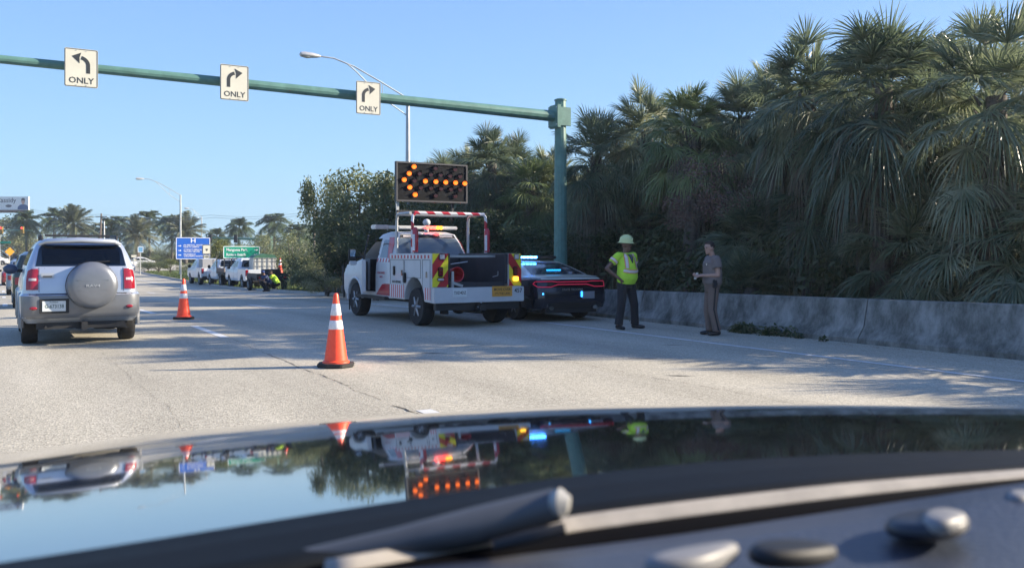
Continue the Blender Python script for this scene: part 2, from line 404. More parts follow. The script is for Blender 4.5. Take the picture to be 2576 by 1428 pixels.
# ragged cracks and joints in the concrete
def crack(mb, pts, w0, seed):
    rr = random.Random(seed); P = []
    for (a, b) in zip(pts, pts[1:]):
        L = math.dist(a, b); k = max(2, int(L/.12))
        for i in range(k): f = i/k; P.append((a[0]+(b[0]-a[0])*f, a[1]+(b[1]-a[1])*f))
    off = 0; v = []; f = []
    for i, (x, y) in enumerate(P):
        off = off*.8+rr.uniform(-.02, .02); ww = w0*rr.uniform(.2, 1.3)
        v += [(x+off-ww/2, y, zt(y)+.005), (x+off+ww/2, y, zt(y)+.005)]
    for i in range(len(P)-1): f.append((2*i, 2*i+1, 2*i+3, 2*i+2))
    mb.add(v, f)
cb = MB()
crack(cb, [(3.3,6.3),(3.28,8.0)], .028, 1); crack(cb, [(3.28,8.2),(3.3,9.3)], .008, 11); crack(cb, [(3.32,9.3),(3.36,13.4)], .013, 2); crack(cb, [(3.4,13.4),(3.42,15.5)], .008, 3)
crack(cb, [(1.25,6.5),(1.35,9),(1.32,14.5)], .0028, 4)
crack(cb, [(6.7,6),(6.72,13)], .006, 9)
for t0, s0, L, seed in ((7.6,9.8,.35,5),(6.9,8.2,.3,6),(9.2,11.0,.3,7),(5.3,11.9,.4,8)):
    rr = random.Random(seed); v = []; 
    for i in range(9):
        f = i/8; ww = .02*math.sin(f*math.pi)+.004
        v += [(t0+L*f, s0-.25*f-ww+rr.uniform(-.01,.01), .005), (t0+L*f, s0-.25*f+ww, .005)]
    cb.add(v, [(2*i, 2*i+2, 2*i+3, 2*i+1) for i in range(8)])
co = cb.build('road_crack', M_TAR, smooth=0, fix=False); tag(co, kind='structure')
# twigs and leaf scraps lying at the foot of the barrier
# ================================================================== barrier wall
M_BAR = ramp_mat('stained_concrete', [(.045,.048,.04),(.12,.122,.108),(.23,.227,.205),(.32,.315,.285)], scale=2.8, rough=.9, detail=14, bump=.5, stretch=(1,1.1,.55))
bw = empty('barrier_wall', (12.4, 8, 0), label='long low stained grey concrete barrier wall behind the two standing people', cat='barrier')
edges_s = [-14,-7.5,-1,5.5,9.55,15.4,23.4]
for a, b in zip(edges_s, edges_s[1:]):
    v = []; ss = slist(a+.01, b-.01, 1.2)
    for s in ss:
        H = .755-(s-6.97)*.0118 if s > 0 else .84
        v += [(12.17,s,-.02),(12.17,s,.08),(12.32,s,.27),(12.42,s,H-.015),(12.435,s,H),(12.6,s,H),(12.62,s,H-.02),(12.7,s,-.02)]
    f = []
    for i in range(len(ss)-1):
        for k in range(8): k2 = (k+1) % 8; f.append((i*8+k, i*8+k2, (i+1)*8+k2, (i+1)*8+k))
    f.append(tuple(range(8))); f.append(tuple((len(ss)-1)*8+k for k in range(8)))
    o = MB().add([(x-12.4, y-8, z) for x, y, z in v], f).build('wall_section', M_BAR, bw, smooth=30)
# ================================================================== mast arm with its three signs
M_GREENP = mat('faded_green_paint', (.10,.21,.18), .45, var=.22, scale=4, spec=.4)
GS = 19.66
gt = empty('mast_arm_pole', (13, GS, 0), label='faded green steel mast arm pole reaching over the road from behind the barrier', cat='mast arm')
MB().tube([(0,0,0),(0,0,5.6)], [.19,.15], 12).build('pole', M_GREENP, gt, smooth=20)
MB().lathe([(.17,5.6),(.17,5.63),(.1,5.66)], n=12).build('pole_cap', M_GREENP, gt)
mb = MB(); mb.box((-.17,0,5.16),(.1,.42,.62)); mb.box((-.235,0,5.16),(.03,.46,.56)); mb.box((0,-.17,5.16),(.44,.03,.5)); mb.box((0,.17,5.16),(.44,.03,.5))
mb.build('flange', M_GREENP, gt, bevel=.008)
arm = MB().tube([(-.24,0,5.17),(-4,0,5.2),(-9,0,5.235),(-13,0,5.25),(-16.5,0,5.26)], [.15,.125,.105,.085,.07], 12).build('arm', M_GREENP, gt, smooth=20)
for y in (-.19, .19):
    for z in (4.93, 5.39): MB().lathe([(.022,-.26),(.022,-.22)], (0,y,z), 'X', 6).build('bolt', M_GALV, gt)
M_SIGNW = mat('weathered_sign_face', (.62,.60,.5), .5, var=.06, scale=3)
M_SIGNK = mat('sign_black', (.03,.035,.04), .5, var=.1)
def ribbon(mb, pts, w, y0, y1):
    L = []; Rr = []
    for i, p in enumerate(pts):
        a, b = pts[max(0, i-1)], pts[min(len(pts)-1, i+1)]; d = math.hypot(b[0]-a[0], b[1]-a[1]); nx, nz = -(b[1]-a[1])/d, (b[0]-a[0])/d
        L.append((p[0]+nx*w/2, p[1]+nz*w/2)); Rr.append((p[0]-nx*w/2, p[1]-nz*w/2))
    for i in range(len(pts)-1): mb.prism([L[i], L[i+1], Rr[i+1], Rr[i]], 'xz', y0, y1)
def rrect(w, h, r, n=5):
    P = []
    for cx, cz, a0 in ((w/2-r,h/2-r,0),(-w/2+r,h/2-r,90),(-w/2+r,-h/2+r,180),(w/2-r,-h/2+r,270)):
        for i in range(n+1): a = R(a0+90*i/n); P.append((cx+r*math.cos(a), cz+r*math.sin(a)))
    return P
def frame(mb, w, h, r, bw_, y0, y1):
    A = rrect(w, h, r); B = rrect(w-2*bw_, h-2*bw_, max(r-bw_, .005)); n = len(A)
    for i in range(n): j = (i+1) % n; mb.prism([A[i], A[j], B[j], B[i]], 'xz', y0, y1)
def only_sign(u, v, d, label):
    s = GS-.25; t = t_at(u, s); z = zof(v, t, s)
    e = empty('lane_sign', (t, s, z), label=label, cat='road sign', group='white lane use signs on the mast arm')
    W, H = .605, .765
    MB().prism(rrect(W, H, .035), 'xz', 0, .012).build('sign_panel', M_SIGNW, e)
    q = MB(); frame(q, W-.016, H-.016, .03, .011, -.004, .0); q.build('border', M_SIGNK, e, smooth=0)
    q = MB(); a = MB()
    P = [(.125*-d, -.02), (.125*-d, .06)]
    for i in range(1, 8): an = R(180-90*i/8*.95); P.append((-d*(.125+ -.17-.17*math.cos(an)), .06+.15*math.sin(an)))
    P2 = [(-d*(.125), -.1)]+P[:1]+P[1:]
    ribbon(q, P2, .07, -.004, 0)
    x, z2 = P2[-1]
    tipx, tipz = x+d*.17, z2+.02
    q.prism([(tipx, tipz), (x+d*.0, z2+.10), (x+d*.03, z2), (x-d*.01+d*.04, z2-.115)] if d > 0 else [(tipx, tipz), (x+d*.03, z2-.115), (x+d*.03, z2), (x, z2+.10)], 'xz', -.004, 0)
    q.build('arrow', M_SIGNK, e, smooth=0)
    text('lettering', 'ONLY', .165, M_SIGNK, e, (0,-.002,-.255), sx=1.02)
    MB().box((0,.075,0),(.05,.13,.34)).box((-.12,.02,.25),(.03,.016,.03)).build('bracket', M_GALV, e)
    for zz in (.345,-.345):
        for xx in (-.09,.09): MB().lathe([(.009,-.008),(.009,.0)], (xx,0,zz), 'Y', 8).build('bolt', M_GALV, e)
only_sign(204.5, 171.5, -1, 'white left turn ONLY sign on the green mast arm, above the silver SUV')
only_sign(590, 208.5, 1, 'white right turn ONLY sign in the middle of the green mast arm')
only_sign(927, 247, 1, 'white right turn ONLY sign nearest the mast arm pole, before the tall street light')
# ================================================================== street lights
def street_light(u_pole, yc, v_top, u_head, v_head, label):
    p = px(u_pole, v_top, yc); t, s, z1 = p; z0 = zt(s)-.05
    th = t_at(u_head, s); zh = zof(v_head, th, s)
    e = empty('street_light', (t, s, z0), label=label, cat='street light', group='tall galvanised street lights along the right side')
    h = z1-z0; dx = th-t; dz = zh-z1
    MB().tube([(0,0,0),(0,0,h*.5),(0,0,h)], [.12,.1,.075], 12).build('pole', M_GALV, e)
    MB().lathe([(.2,0),(.2,.03),(.13,.05),(.13,.25)], n=12).build('base_flange', M_GALV, e)
    up = [(0,0,h-.05),(dx*.3,0,h-.05+dz*.42),(dx*.62,0,h+dz*.8),(dx*.85,0,h+dz*.99),(dx,0,h+dz)]
    lo_ = [(0,0,h-.75),(dx*.3,0,h-.5+dz*.3),(dx*.62,0,h+dz*.7),(dx*.7,0,h+dz*.86)]
    m = MB(); m.tube(up, .028, 8); m.tube(lo_, .024, 8)
    m.tube([(dx*.3,0,h-.05+dz*.42),(dx*.3,0,h-.5+dz*.3)], .015, 6); m.build('arm', M_GALV, e)
    sgn = -1 if dx < 0 else 1
    hd = MB(); x0 = dx
    hd.tube([(x0-sgn*.02,0,h+dz),(x0+sgn*.12,0,h+dz+.0),(x0+sgn*.3,0,h+dz+.0),(x0+sgn*.6,0,h+dz-.0),(x0+sgn*.74,0,h+dz-.01),(x0+sgn*.78,0,h+dz-.02)], [.04,.075,.1,.11,.09,.03], 12, sx=1.3).build('lamp_head', mat('lamp_housing', (.5,.5,.5), .35, .3), e)
    MB().ell((x0+sgn*.5,0,h+dz-.07), (.19,.1,.06)).build('lens', mat('lamp_lens', (.5,.5,.45), .2, var=0), e)
street_light(1026, 34.9, 245, 805, 142, 'tall grey street light whose long arm reaches over the mast arm')
street_light(454, 91, 490, 362, 450, 'grey street light standing behind the blue hospital sign')
street_light(507, 143, 545, 476, 524, 'farthest small street light, right of the blue hospital sign')
# ================================================================== far road signs
M_BLUE = mat('blue_sign_face', (.012,.11,.50), .4, var=.05)
M_GRN = mat('green_sign_face', (.0,.27,.17), .4, var=.05)
def post_sign(name, u, vt, vb, yc, W, m, label, cat, posts, edge=M_WHITETXT):
    p = px(u, (vt+vb)/2, yc); H = (vb-vt)*yc/F; zg = zt(p.y)
    e = empty(name, (p.x, p.y, p.z), label=label, cat=cat)
    MB().prism(rrect(W, H, .08), 'xz', 0, .03).build('sign_panel', m, e)
    q = MB(); frame(q, W-.02, H-.02, .07, .045, -.008, 0); q.build('border', edge, e, smooth=0)
    for x in posts: MB().box2((x-.05,.04,zg-p.z-.1),(x+.05,.12,H/2-.1)).build('post', mat('sign_post', (.5,.5,.46), .5, .2), e, bevel=.01)
    return e, W, H
e, W, H = post_sign('hospital_sign', 486, 597, 652, 72.6, 2.72, M_BLUE, 'blue hospital sign with white H and arrows behind the farther cone', 'road sign', (-.95,.55))
text('lettering', 'H', .5, M_WHITETXT, e, (.0,-.006,.62), sx=1.2)
for i, (a, b) in enumerate((('JFK MEDICAL CENTER','NORTH CAMPUS'),("ST MARY'S MEDICAL &",'TRAUMA CENTER'),('PALM BEACH',"CHILDREN'S HOSPITAL"))):
    z = .2-.38*i
    text('lettering', a, .16, M_WHITETXT, e, (-.75,-.006,z+.06), align='LEFT'); text('lettering', b, .16, M_WHITETXT, e, (-.75,-.006,z-.09), align='LEFT')
    MB().prism([(-1.2,z+.02),(-1.05,z+.02),(-1.05,z+.07),(-.92,z),(-1.05,z-.07),(-1.05,z-.02),(-1.2,z-.02)], 'xz', -.008, 0).build('arrow', M_WHITETXT, e, smooth=0)
e, W, H = post_sign('route_sign', 520, 615, 639.5, 70, .68, M_SIGNW, 'small white route marker plate in front of the blue sign corner', 'road sign', (.0,), M_SIGNK)
MB().prism([(0,-.14),(.09,-.02),(.09,.05),(-.09,.05),(-.09,-.02)], 'xz', -.008, 0).build('shield_mark', M_SIGNK, e, smooth=0)
e, W, H = post_sign('arrow_plate', 519, 640.5, 651.5, 69.9, .5, M_SIGNW, 'tiny white plate with black arrow below the route marker', 'road sign', (), M_SIGNK)
MB().prism([(-.15,.03),(.03,.03),(.03,.09),(.17,0),(.03,-.09),(.03,-.03),(-.15,-.03)], 'xz', -.009, 0).build('arrow', M_SIGNK, e, smooth=0)
e, W, H = post_sign('guide_sign', 608, 619, 650, 60.8, 2.5, M_GRN, 'green guide sign reading Mangonia Park and Riviera Beach above the parked trucks', 'road sign', (-.8,.8))
for i, a in enumerate(('Mangonia Park','Riviera Beach')):
    z = .17-.33*i; text('lettering', a, .27, M_WHITETXT, e, (-1.05,-.006,z), align='LEFT', sx=.9)
    MB().prism([(.85,z+.025),(1.0,z+.025),(1.0,z+.08),(1.13,z),(1.0,z-.08),(1.0,z-.025),(.85,z-.025)], 'xz', -.008, 0).build('arrow', M_WHITETXT, e, smooth=0)
for (u, vt, vb, yc, W_, lab) in ((337,640,648,95,.8,'upper white plate of the pair on a post right of the silver SUV'),(337,651,657,95.1,.75,'lower white plate of the pair on a post right of the silver SUV')):
    post_sign('route_sign', u, vt, vb, yc, W_*.8, M_SIGNW, lab, 'road sign', (0,) if vt == 640 else (), M_SIGNK)
e, W, H = post_sign('small_blue_sign', 353.5, 620, 635, 92, .55, mat('pale_blue_sign', (.12,.3,.5), .5), 'small pale blue sign on a thin post right of the silver SUV', 'road sign', (0,))
# yellow diamond
p = px(24.5, 633, 125)
e = empty('diamond_sign', p, label='orange yellow diamond warning sign by the far left cars', cat='road sign')
MB().prism([(0,.62),(.62,0),(0,-.62),(-.62,0)], 'xz', 0, .03).build('sign_panel', mat('amber_sign_face', (.75,.34,.02), .45), e)
MB().box2((-.05,.04,-p.z-.1),(.05,.12,.3)).build('post', MATS['sign_post'], e)
# billboard
yc = 235; p0 = px(-30, 511, yc)
e = empty('billboard', (p0.x, p0.y, 0), rz=-TH, label='white billboard with dark script lettering and a man in a blue shirt, far left', cat='billboard')
HB = 33*yc/F; WB = 2*(71.5+30)*yc/F; zc = p0.z
MB().box((0,.3,zc),(WB,.5,HB)).build('panel', mat('billboard_white', (.75,.76,.78), .5, var=.05, scale=.3), e)
MB().box((0,.1,zc-HB/2-.45),(WB,1.0,.75)).build('catwalk', mat('billboard_brown', (.12,.07,.06), .7), e)
MB().tube([(-2,.6,0),(-2,.6,zc-HB/2)], .45, 12).build('column', M_GALV, e)
text('lettering', 'C.Cassidy', 1.75, mat('billboard_ink', (.08,.09,.12), .6), e, (4.0,.03,zc+.72))
MB().lathe([(.01,-.02),(.75,-.02),(.75,.04)], n=20, axis='Y').build('oval_logo', MATS['billboard_ink'], e, loc=(5.5,.03,zc-.75)).scale = (1.1,1,.5)
q = MB(); q.prism([(7.9,-1.75),(8.0,-.9),(8.6,-.45),(9.1,-.3),(9.7,-.3),(10.2,-.45),(10.75,-.9),(10.8,-1.75)], 'xz', .0, .04)
q.build('portrait_shirt', mat('billboard_blue', (.03,.09,.22), .6), e, loc=(0,0,zc))
q = MB(); q.prism([(9.4+.5*math.cos(a), .55+.72*math.sin(a)) for a in [2*math.pi*i/16 for i in range(16)]], 'xz', -.01, .03); q.prism([(9.15,-.35),(9.65,-.35),(9.65,.1),(9.15,.1)], 'xz', -.012, .03)
q.build('portrait_face', mat('billboard_skin', (.5,.3,.24), .6), e, loc=(0,0,zc), smooth=0)
q = MB(); q.prism([(9.4+.52*math.cos(a), .75+.62*math.sin(a)) for a in [math.pi*i/10 for i in range(11)]], 'xz', -.02, .03)
q.build('portrait_hair', mat('billboard_hair', (.05,.04,.04), .6), e, loc=(0,0,zc), smooth=0)
# far signal mast at the crossing
p = px(4, 560, 128); s0 = p.y
e = empty('signal_mast', (p.x-.3, p.y, zt(p.y)), rz=-TH, label='grey green signal mast with red lights over the far left crossing', cat='traffic signal')
hh = CH-(577-HZ)*128/F-zt(p.y)
MB().tube([(0,0,0),(0,0,hh+.8)], [.14,.1], 8).build('pole', M_GALV, e)
MB().tube([(-3,0,hh),(4.8,0,hh-.15)], [.09,.05], 8).build('arm', M_GREENP, e)
M_RLAMP = mat('red_signal_lamp', (1,.06,.05), .4, var=0, emit=1.2)
for x in (.35, 3.4):
    so = MB().box((x,-.05,hh-.1),(.42,.3,1.0)).build('signal_head', mat('signal_yellow', (.25,.16,.03), .5), e, bevel=.02)
    MB().lathe([(.01,-.24),(.14,-.22),(.14,-.2)], (x,0,hh+.2), 'Y', 12).build('red_lamp', M_RLAMP, so)
MB().box((.9,0,hh-1.9),(1.5,.04,.35)).build('street_name_plate', M_GRN, e)
# far green mast arm behind the green guide sign
p = px(534, 600, 110)
e = empty('mast_arm_pole', (p.x, p.y, zt(p.y)), rz=-TH, label='distant dark green mast arm behind the blue and green guide signs', cat='mast arm')
hh = p.z-zt(p.y)
MB().tube([(7.4,0,0),(7.4,0,hh+.3)], [.2,.16], 8).build('pole', M_GREENP, e)
MB().tube([(7.4,0,hh-.12),(-.6,0,hh+.12)], [.17,.1], 8).build('arm', M_GREENP, e)
for x in (-.2, 3.0): MB().box((x,-.15,hh-.2+.2),(.4,.3,1.0)).build('signal_head', MATS['dark_plastic'], e, bevel=.03)
# wooden utility poles and the lines between them
M_WOOD = mat('grey_timber', (.16,.13,.11), .9, var=.25, scale=2)
for (u, vt, yc, lab) in ((255,537,140,'leaning wooden utility pole between the far palms left of centre'),(790,528,120,'wooden utility pole top above the trees left of the arrow board')):
    p = px(u, vt, yc); e = empty('utility_pole', (p.x, p.y, zt(p.y)), rz=-TH, label=lab, cat='utility pole')
    h = p.z-zt(p.y); MB().tube([(-.35 if u < 300 else 0,0,0),(0,0,h)], [.19,.13], 8).build('pole', M_WOOD, e)
    MB().box((0,0,h-.5),(1.8,.12,.14)).build('crossarm', M_WOOD, e)
p = px(262,556,139); e = empty('utility_pole', (p.x, p.y, zt(p.y)), label='short pale concrete utility pole beside the leaning wooden one', cat='utility pole'); MB().tube([(0,0,0),(0,0,p.z-zt(p.y))], [.16,.11], 8).build('pole', M_GALV, e)
for k, (pts, lab) in enumerate((([(70,524,170),(255,539,140),(530,541,130),(790,530,120),(1050,520,110)], 'upper overhead power line across the far palms'), ([(70,529,170),(255,545,140),(540,547,130),(790,536,120),(1050,528,110)], 'lower overhead power line across the far palms'))):
    m = MB(); P = [px(*q) for q in pts]; Q = []
    for a, b in zip(P, P[1:]):
        for i in range(6): f = i/6; v = a.lerp(b, f); v.z -= 1.0*4*f*(1-f)*.5; Q.append(v)
    Q.append(P[-1]); m.tube(Q, .02, 5); o = m.build('power_line', mat('cable_grey', (.25,.27,.3), .6)); tag(o, lab, 'power line')
# small cream house far left
p = px(88, 634, 175)
e = empty('house', (p.x, p.y, 0), rz=-TH, label='small cream house with dark roof behind the far left cars', cat='house')
MB().box((0,3,1.35),(7.5,6,2.7)).build('wall', mat('cream_render', (.6,.55,.42), .8), e)
q = MB(); q.prism([(-4.3,2.7),(4.3,2.7),(2.8,3.9),(-2.8,3.9)], 'xz', -.5, 6.5); q.build('roof', mat('dark_shingle', (.05,.055,.06), .8), e)
for x in (-1.8, 1.9): MB().box((x,-.02,1.5),(1.0,.06,1.0)).build('window', M_GLASS, e)
# ================================================================== vegetation
def mesh_np(name, V, Fq, m):
    me = bpy.data.meshes.new(name); nv, nf = len(V), len(Fq)
    me.vertices.add(nv); me.vertices.foreach_set('co', np.asarray(V, np.float32).ravel())
    k = Fq.shape[1]
    me.loops.add(nf*k); me.loops.foreach_set('vertex_index', Fq.astype(np.int32).ravel())
    me.polygons.add(nf); me.polygons.foreach_set('loop_start', np.arange(0, nf*k, k, dtype=np.int32)); me.polygons.foreach_set('loop_total', np.full(nf, k, np.int32))
    me.update(); me.validate(); me.materials.append(m); return me
M_PALM = ramp_mat('fan_palm_leaf', [(.06,.09,.055),(.12,.16,.095),(.21,.245,.145),(.38,.39,.26)], scale=.9, rough=.38, spec=.6, transl=.4, objrand=.18, detail=4)
M_PALMY = ramp_mat('young_palm_leaf', [(.11,.155,.06),(.2,.25,.10),(.38,.40,.18)], scale=.9, rough=.42, spec=.5, transl=.25, objrand=.15, detail=4)
M_DEADF = ramp_mat('dead_palm_leaf', [(.08,.07,.055),(.17,.15,.115),(.32,.29,.22)], scale=1.5, rough=.8, transl=.1)
M_BARK = ramp_mat('palm_bark', [(.05,.042,.034),(.11,.095,.08),(.17,.15,.13)], scale=9, rough=.95, bump=.6, stretch=(1,1,3))
def fan(rs, origin, az, el, pet, L, nleaf, droop, hang=0., w0=.03, spread=128):
    """one fan frond: petiole and a pleated fan of drooping strips. returns quads"""
    V = []; Fq = []
    d = np.array([math.cos(el)*math.cos(az), math.cos(el)*math.sin(az), math.sin(el)])
    side = np.array([-math.sin(az), math.cos(az), 0]); up = np.cross(d, side); up /= np.linalg.norm(up)
    if up[2] < 0: up = -up
    o = np.array(origin)
    # petiole: bends down with length
    P = [o+d*pet*f-np.array([0,0,1])*hang*pet*f*f for f in (0,.5,1)]
    for i, p in enumerate(P):
        V += [p-side*.018, p+side*.018]
    Fq += [(0,1,3,2),(2,3,5,4)]
    e = P[2]; dd = P[2]-P[1]; dd /= np.linalg.norm(dd)
    tw = rs.uniform(-.5,.5); s2 = side*math.cos(tw)+up*math.sin(tw); u2 = np.cross(s2, dd)
    for k in range(nleaf):
        a = (k/(nleaf-1)-.5)*2; ang = a*R(spread)+rs.uniform(-.05,.05)
        l = L*(1-.28*a*a)*rs.uniform(.85,1.08)
        dr = dd*math.cos(ang)+s2*math.sin(ang); dr = dr-u2*.16*abs(math.sin(ang*1.0))*rs.uniform(.5,1.5)+u2*rs.uniform(-.1,.1); dr /= np.linalg.norm(dr)
        sd_ = np.cross(dr, u2); sd_ /= np.linalg.norm(sd_); sd_ = sd_*math.cos(.6*(k%2*2-1))+u2*math.sin(.6*(k%2*2-1))
        b = len(V); 
        for f, wd in ((0,.35),(.33,1.),(.66,.8),(1,.08)):
            g = droop*l*(f**2.3)*rs.uniform(.8,1.2)
            p = e+dr*l*f*(1-.25*droop*f*f)-np.array([0,0,1])*g
            V += [p-sd_*w0*wd*.5, p+sd_*w0*wd*.5]
        Fq += [(b,b+1,b+3,b+2),(b+2,b+3,b+5,b+4),(b+4,b+5,b+7,b+6)]
    return V, Fq
def crown_mesh(seed, n, rad, el0=85, el1=-35, dead=False, m=None, nleaf=46, droop=.35):
    rs = random.Random(seed); V = []; Fq = []
    for i in range(n):
        f = (i+.5)/n; az = i*2.39996+rs.uniform(-.3,.3)
        el = R(el0+(el1-el0)*f**.85+rs.uniform(-9,9)); pet = rad*.48*rs.uniform(.6,1.25); L = rad*.5*rs.uniform(.7,1.15)
        v, q = fan(rs, (rs.uniform(-.1,.1), rs.uniform(-.1,.1), rs.uniform(-.25,.2)-.5*f), az, el, pet, L, nleaf, droop*(.35+1.6*f)*rs.uniform(.7,1.4)+(.5 if dead else 0), hang=.15+.35*f, w0=.025 if not dead else .022, spread=62+min(1,f*2.2)*66 if not dead else 110)
        b = len(V); V += v; Fq += [tuple(x+b for x in y) for y in q]
    return mesh_np('crown', np.array(V), np.array(Fq), m or M_PALM)
CROWNS = [crown_mesh(s, 66, 1.9) for s in (1,2,3,4)]
CROWNSY = [crown_mesh(s, 50, 1.75, m=M_PALMY) for s in (5,6)]
SKIRTS = [crown_mesh(s, 18, 1.45, -25, -75, dead=True, m=M_DEADF, nleaf=32, droop=.9) for s in (11,12)]
TRK = []
for s in (1,2):
    rs = random.Random(s); m = MB(); P = []; rr = []
    for i in range(13): f = i/12; P.append((.12*math.sin(f*2.2+s), .1*math.sin(f*1.7), f*4)); rr.append(.21-.05*f+rs.uniform(-.012,.012))
    m.tube(P, rr, 10)
    for i in range(46):    # old leaf boots
        a = i*2.4; z = 1.0+3*i/46; r = .2; m.tube([(r*math.cos(a)*.8, r*math.sin(a)*.8, z), (r*1.35*math.cos(a), r*1.35*math.sin(a), z+.16)], [.035,.012], 5)
    o = m.build('trunk', M_BARK); TRK.append(o.data); bpy.data.objects.remove(o)
def link(name, me, parent, loc=(0,0,0), rz=0., sc=1.):
    o = bpy.data.objects.new(name, me); COL.objects.link(o); o.parent = parent; o.location = loc; o.rotation_euler = (0, 0, rz); o.scale = sc if hasattr(sc, '__len__') else (sc,)*3; return o
rp = random.Random(42)
PALM_N = 0
def fan_palm(t, s, ztop, label, sc=1., young=False, skirt=True, group='cabbage palms crowded behind the barrier wall'):
    """ztop: height of the highest leaf tips"""
    global PALM_N; i = PALM_N; PALM_N += 1
    e = empty('fan_palm', (t, s, zt(s)), label=label, cat='palm tree', group=group)
    hc = max(.5, ztop-zt(s)-1.70*sc)
    link('trunk', TRK[i % 2], e, (0,0,-.1), rp.uniform(0,6), (1,1,(hc+.1)/4))
    me = CROWNSY[i % 2] if young else CROWNS[i % 4]
    link('crown', me, e, (0,0,hc), rp.uniform(0,6), sc)
    if skirt: link('dead_leaves', SKIRTS[i % 2], e, (0,0,hc-.3), rp.uniform(0,6), (sc, sc, sc*1.1))
    return e
def fpx(u, vtop, t, label, **k):
    s = s_at(u, t); fan_palm(t, s, zof(vtop, t, s), label, **k)
# (pixel column, pixel height of the tips, distance right of the camera, look)
fpx(2490,-25,14.6,'tall fan palm at the right edge of the picture, tips cut by the frame top',sc=1.08)
fpx(2225,-40,14.5,'tallest fan palm, huge upright crown right of the trooper, tips cut by the frame',sc=1.12)
fpx(2028,38,15.3,'fan palm whose left fronds fan into the sky, left of the tallest palm',sc=1.0)
fpx(2380,120,16.6,'fan palm filling the gap between the two tallest crowns at right')
fpx(1935,132,18.4,'small crowned fan palm standing back, in the dip of the palm skyline',sc=.85)
fpx(1735,160,15.6,'bright yellow green crowned fan palm, highest of the middle clump',sc=.98,young=True)
fpx(1622,182,16.2,'fan palm left of the bright yellow green crown')
fpx(1862,158,16.8,'fan palm right of the bright yellow green crown',sc=.85)
fpx(1500,252,14.9,'dark fan palm just right of the mast arm pole',sc=.95)
fpx(1345,345,15.4,'pale fan palm touching the left side of the mast arm pole',young=True,sc=.95)
fpx(1232,292,14.8,'highest fan palm between the arrow board and the mast arm pole',sc=.95)
fpx(1120,362,15.0,'fan palm rising straight behind the arrow board',sc=.95)
fpx(1392,352,16.2,'fan palm whose crown shows on both sides of the mast arm pole',sc=.95)
fpx(1178,338,16.0,'fan palm over the right end of the arrow board',sc=.9)
fpx(1292,318,16.8,'fan palm between the highest crown and the pale one by the pole',sc=.9)
fpx(1070,385,17.0,'leftmost fan palm, tips just clear of the arrow board corner',sc=.85)
fpx(1290,400,17.5,'fan palm set back behind the truck cage',sc=.9)
# lower crowns of the same thicket
fpx(2330,330,15.8,'low fan palm leaning over the barrier near the right edge',sc=.95)
fpx(2110,300,16.0,'low fan palm below the tallest one, behind the barrier',sc=1.0)
fpx(1900,420,15.8,'low fan palm right behind the trooper, fronds hanging to the barrier',sc=.95)
fpx(1760,400,16.5,'low fan palm between the two standing people')
fpx(1600,440,16.1,'low fan palm above the worker in the hard hat',sc=.9)
fpx(1465,480,16.3,'low dark fan palm above the police car',sc=.9)
fpx(1300,470,16.1,'low fan palm behind the right side of the truck cage',sc=.9)
fpx(1180,500,17.4,'low dark fan palm seen through the truck cage',sc=.85)
fpx(1880,585,14.4,'shortest fan palm, tucked against the barrier by the trooper',sc=.72,skirt=False)
fpx(2480,420,16.9,'low fan palm in deep shade at the right edge')
# second row fills the thicket
BK = [(2560,40,19.5),(2420,60,20.5),(2300,30,19),(2160,60,20),(2050,150,21),(1960,220,22),(1860,250,21),(1780,230,22),(1680,240,21),(1590,300,22),(1500,380,23),(1420,400,22),(1340,380,24),(1260,370,22.5),(1180,410,24),(1100,430,22)]
def near(u): return min([(2490,'the right edge palm with cut tips'),(2380,'the gap between the two tallest crowns'),(2225,'the tallest fan palm'),(2035,'the palm left of the tallest one'),(1940,'the dip in the palm skyline'),(1850,'the trooper'),(1735,'the bright yellow green crown'),(1600,'the worker in the hard hat'),(1512,'the gap right of the mast arm pole'),(1411,'the mast arm pole'),(1320,'the police car light bar'),(1235,'the right side of the truck cage'),(1100,'the arrow board')], key=lambda a: abs(a[0]-u))[1]
seen_l = {}
def backlab(u, row):
    n = near(u); k = seen_l.get((n, row), 0); seen_l[(n, row)] = k+1
    return ('tall' if row else 'lower')+' half hidden palm behind '+n+(', its left neighbour' if k else '')
for k, (u, v, t) in enumerate(BK): fpx(u, v, t, backlab(u, 1), sc=1.05, group='back row of cabbage palms')
BK2 = [(2500,300,17.2),(2340,330,17.8),(2200,300,17),(2060,340,17.6),(1930,360,17.8),(1800,380,18),(1680,400,17.8),(1560,420,18),(1440,460,18.6),(1330,480,18.4),(1220,490,19),(1110,500,19)]
for k, (u, v, t) in enumerate(BK2): fpx(u, v, t, backlab(u, 0), sc=1.0, group='back row of cabbage palms')
# beyond the right edge of the picture: the palms that throw the shade on the near lanes
for (t, s, z) in ((14.7,8.7,3.5),(14.6,10.2,3.2),(14.6,7.3,3.6),(14.4,5.6,3.2),(14.6,2.6,3.3),(14.5,3.9,3.1),(15.2,1.4,3.3),(14.8,-1.6,3.8),(17.5,6.2,3.4),(17,-4.5,6),(14.5,-6,6.4),(16,-9,6.5),(19,2.5,3.8)):
    fan_palm(t, s, z, 'fan palm beyond the right edge of the picture', group='palms beyond the right edge')
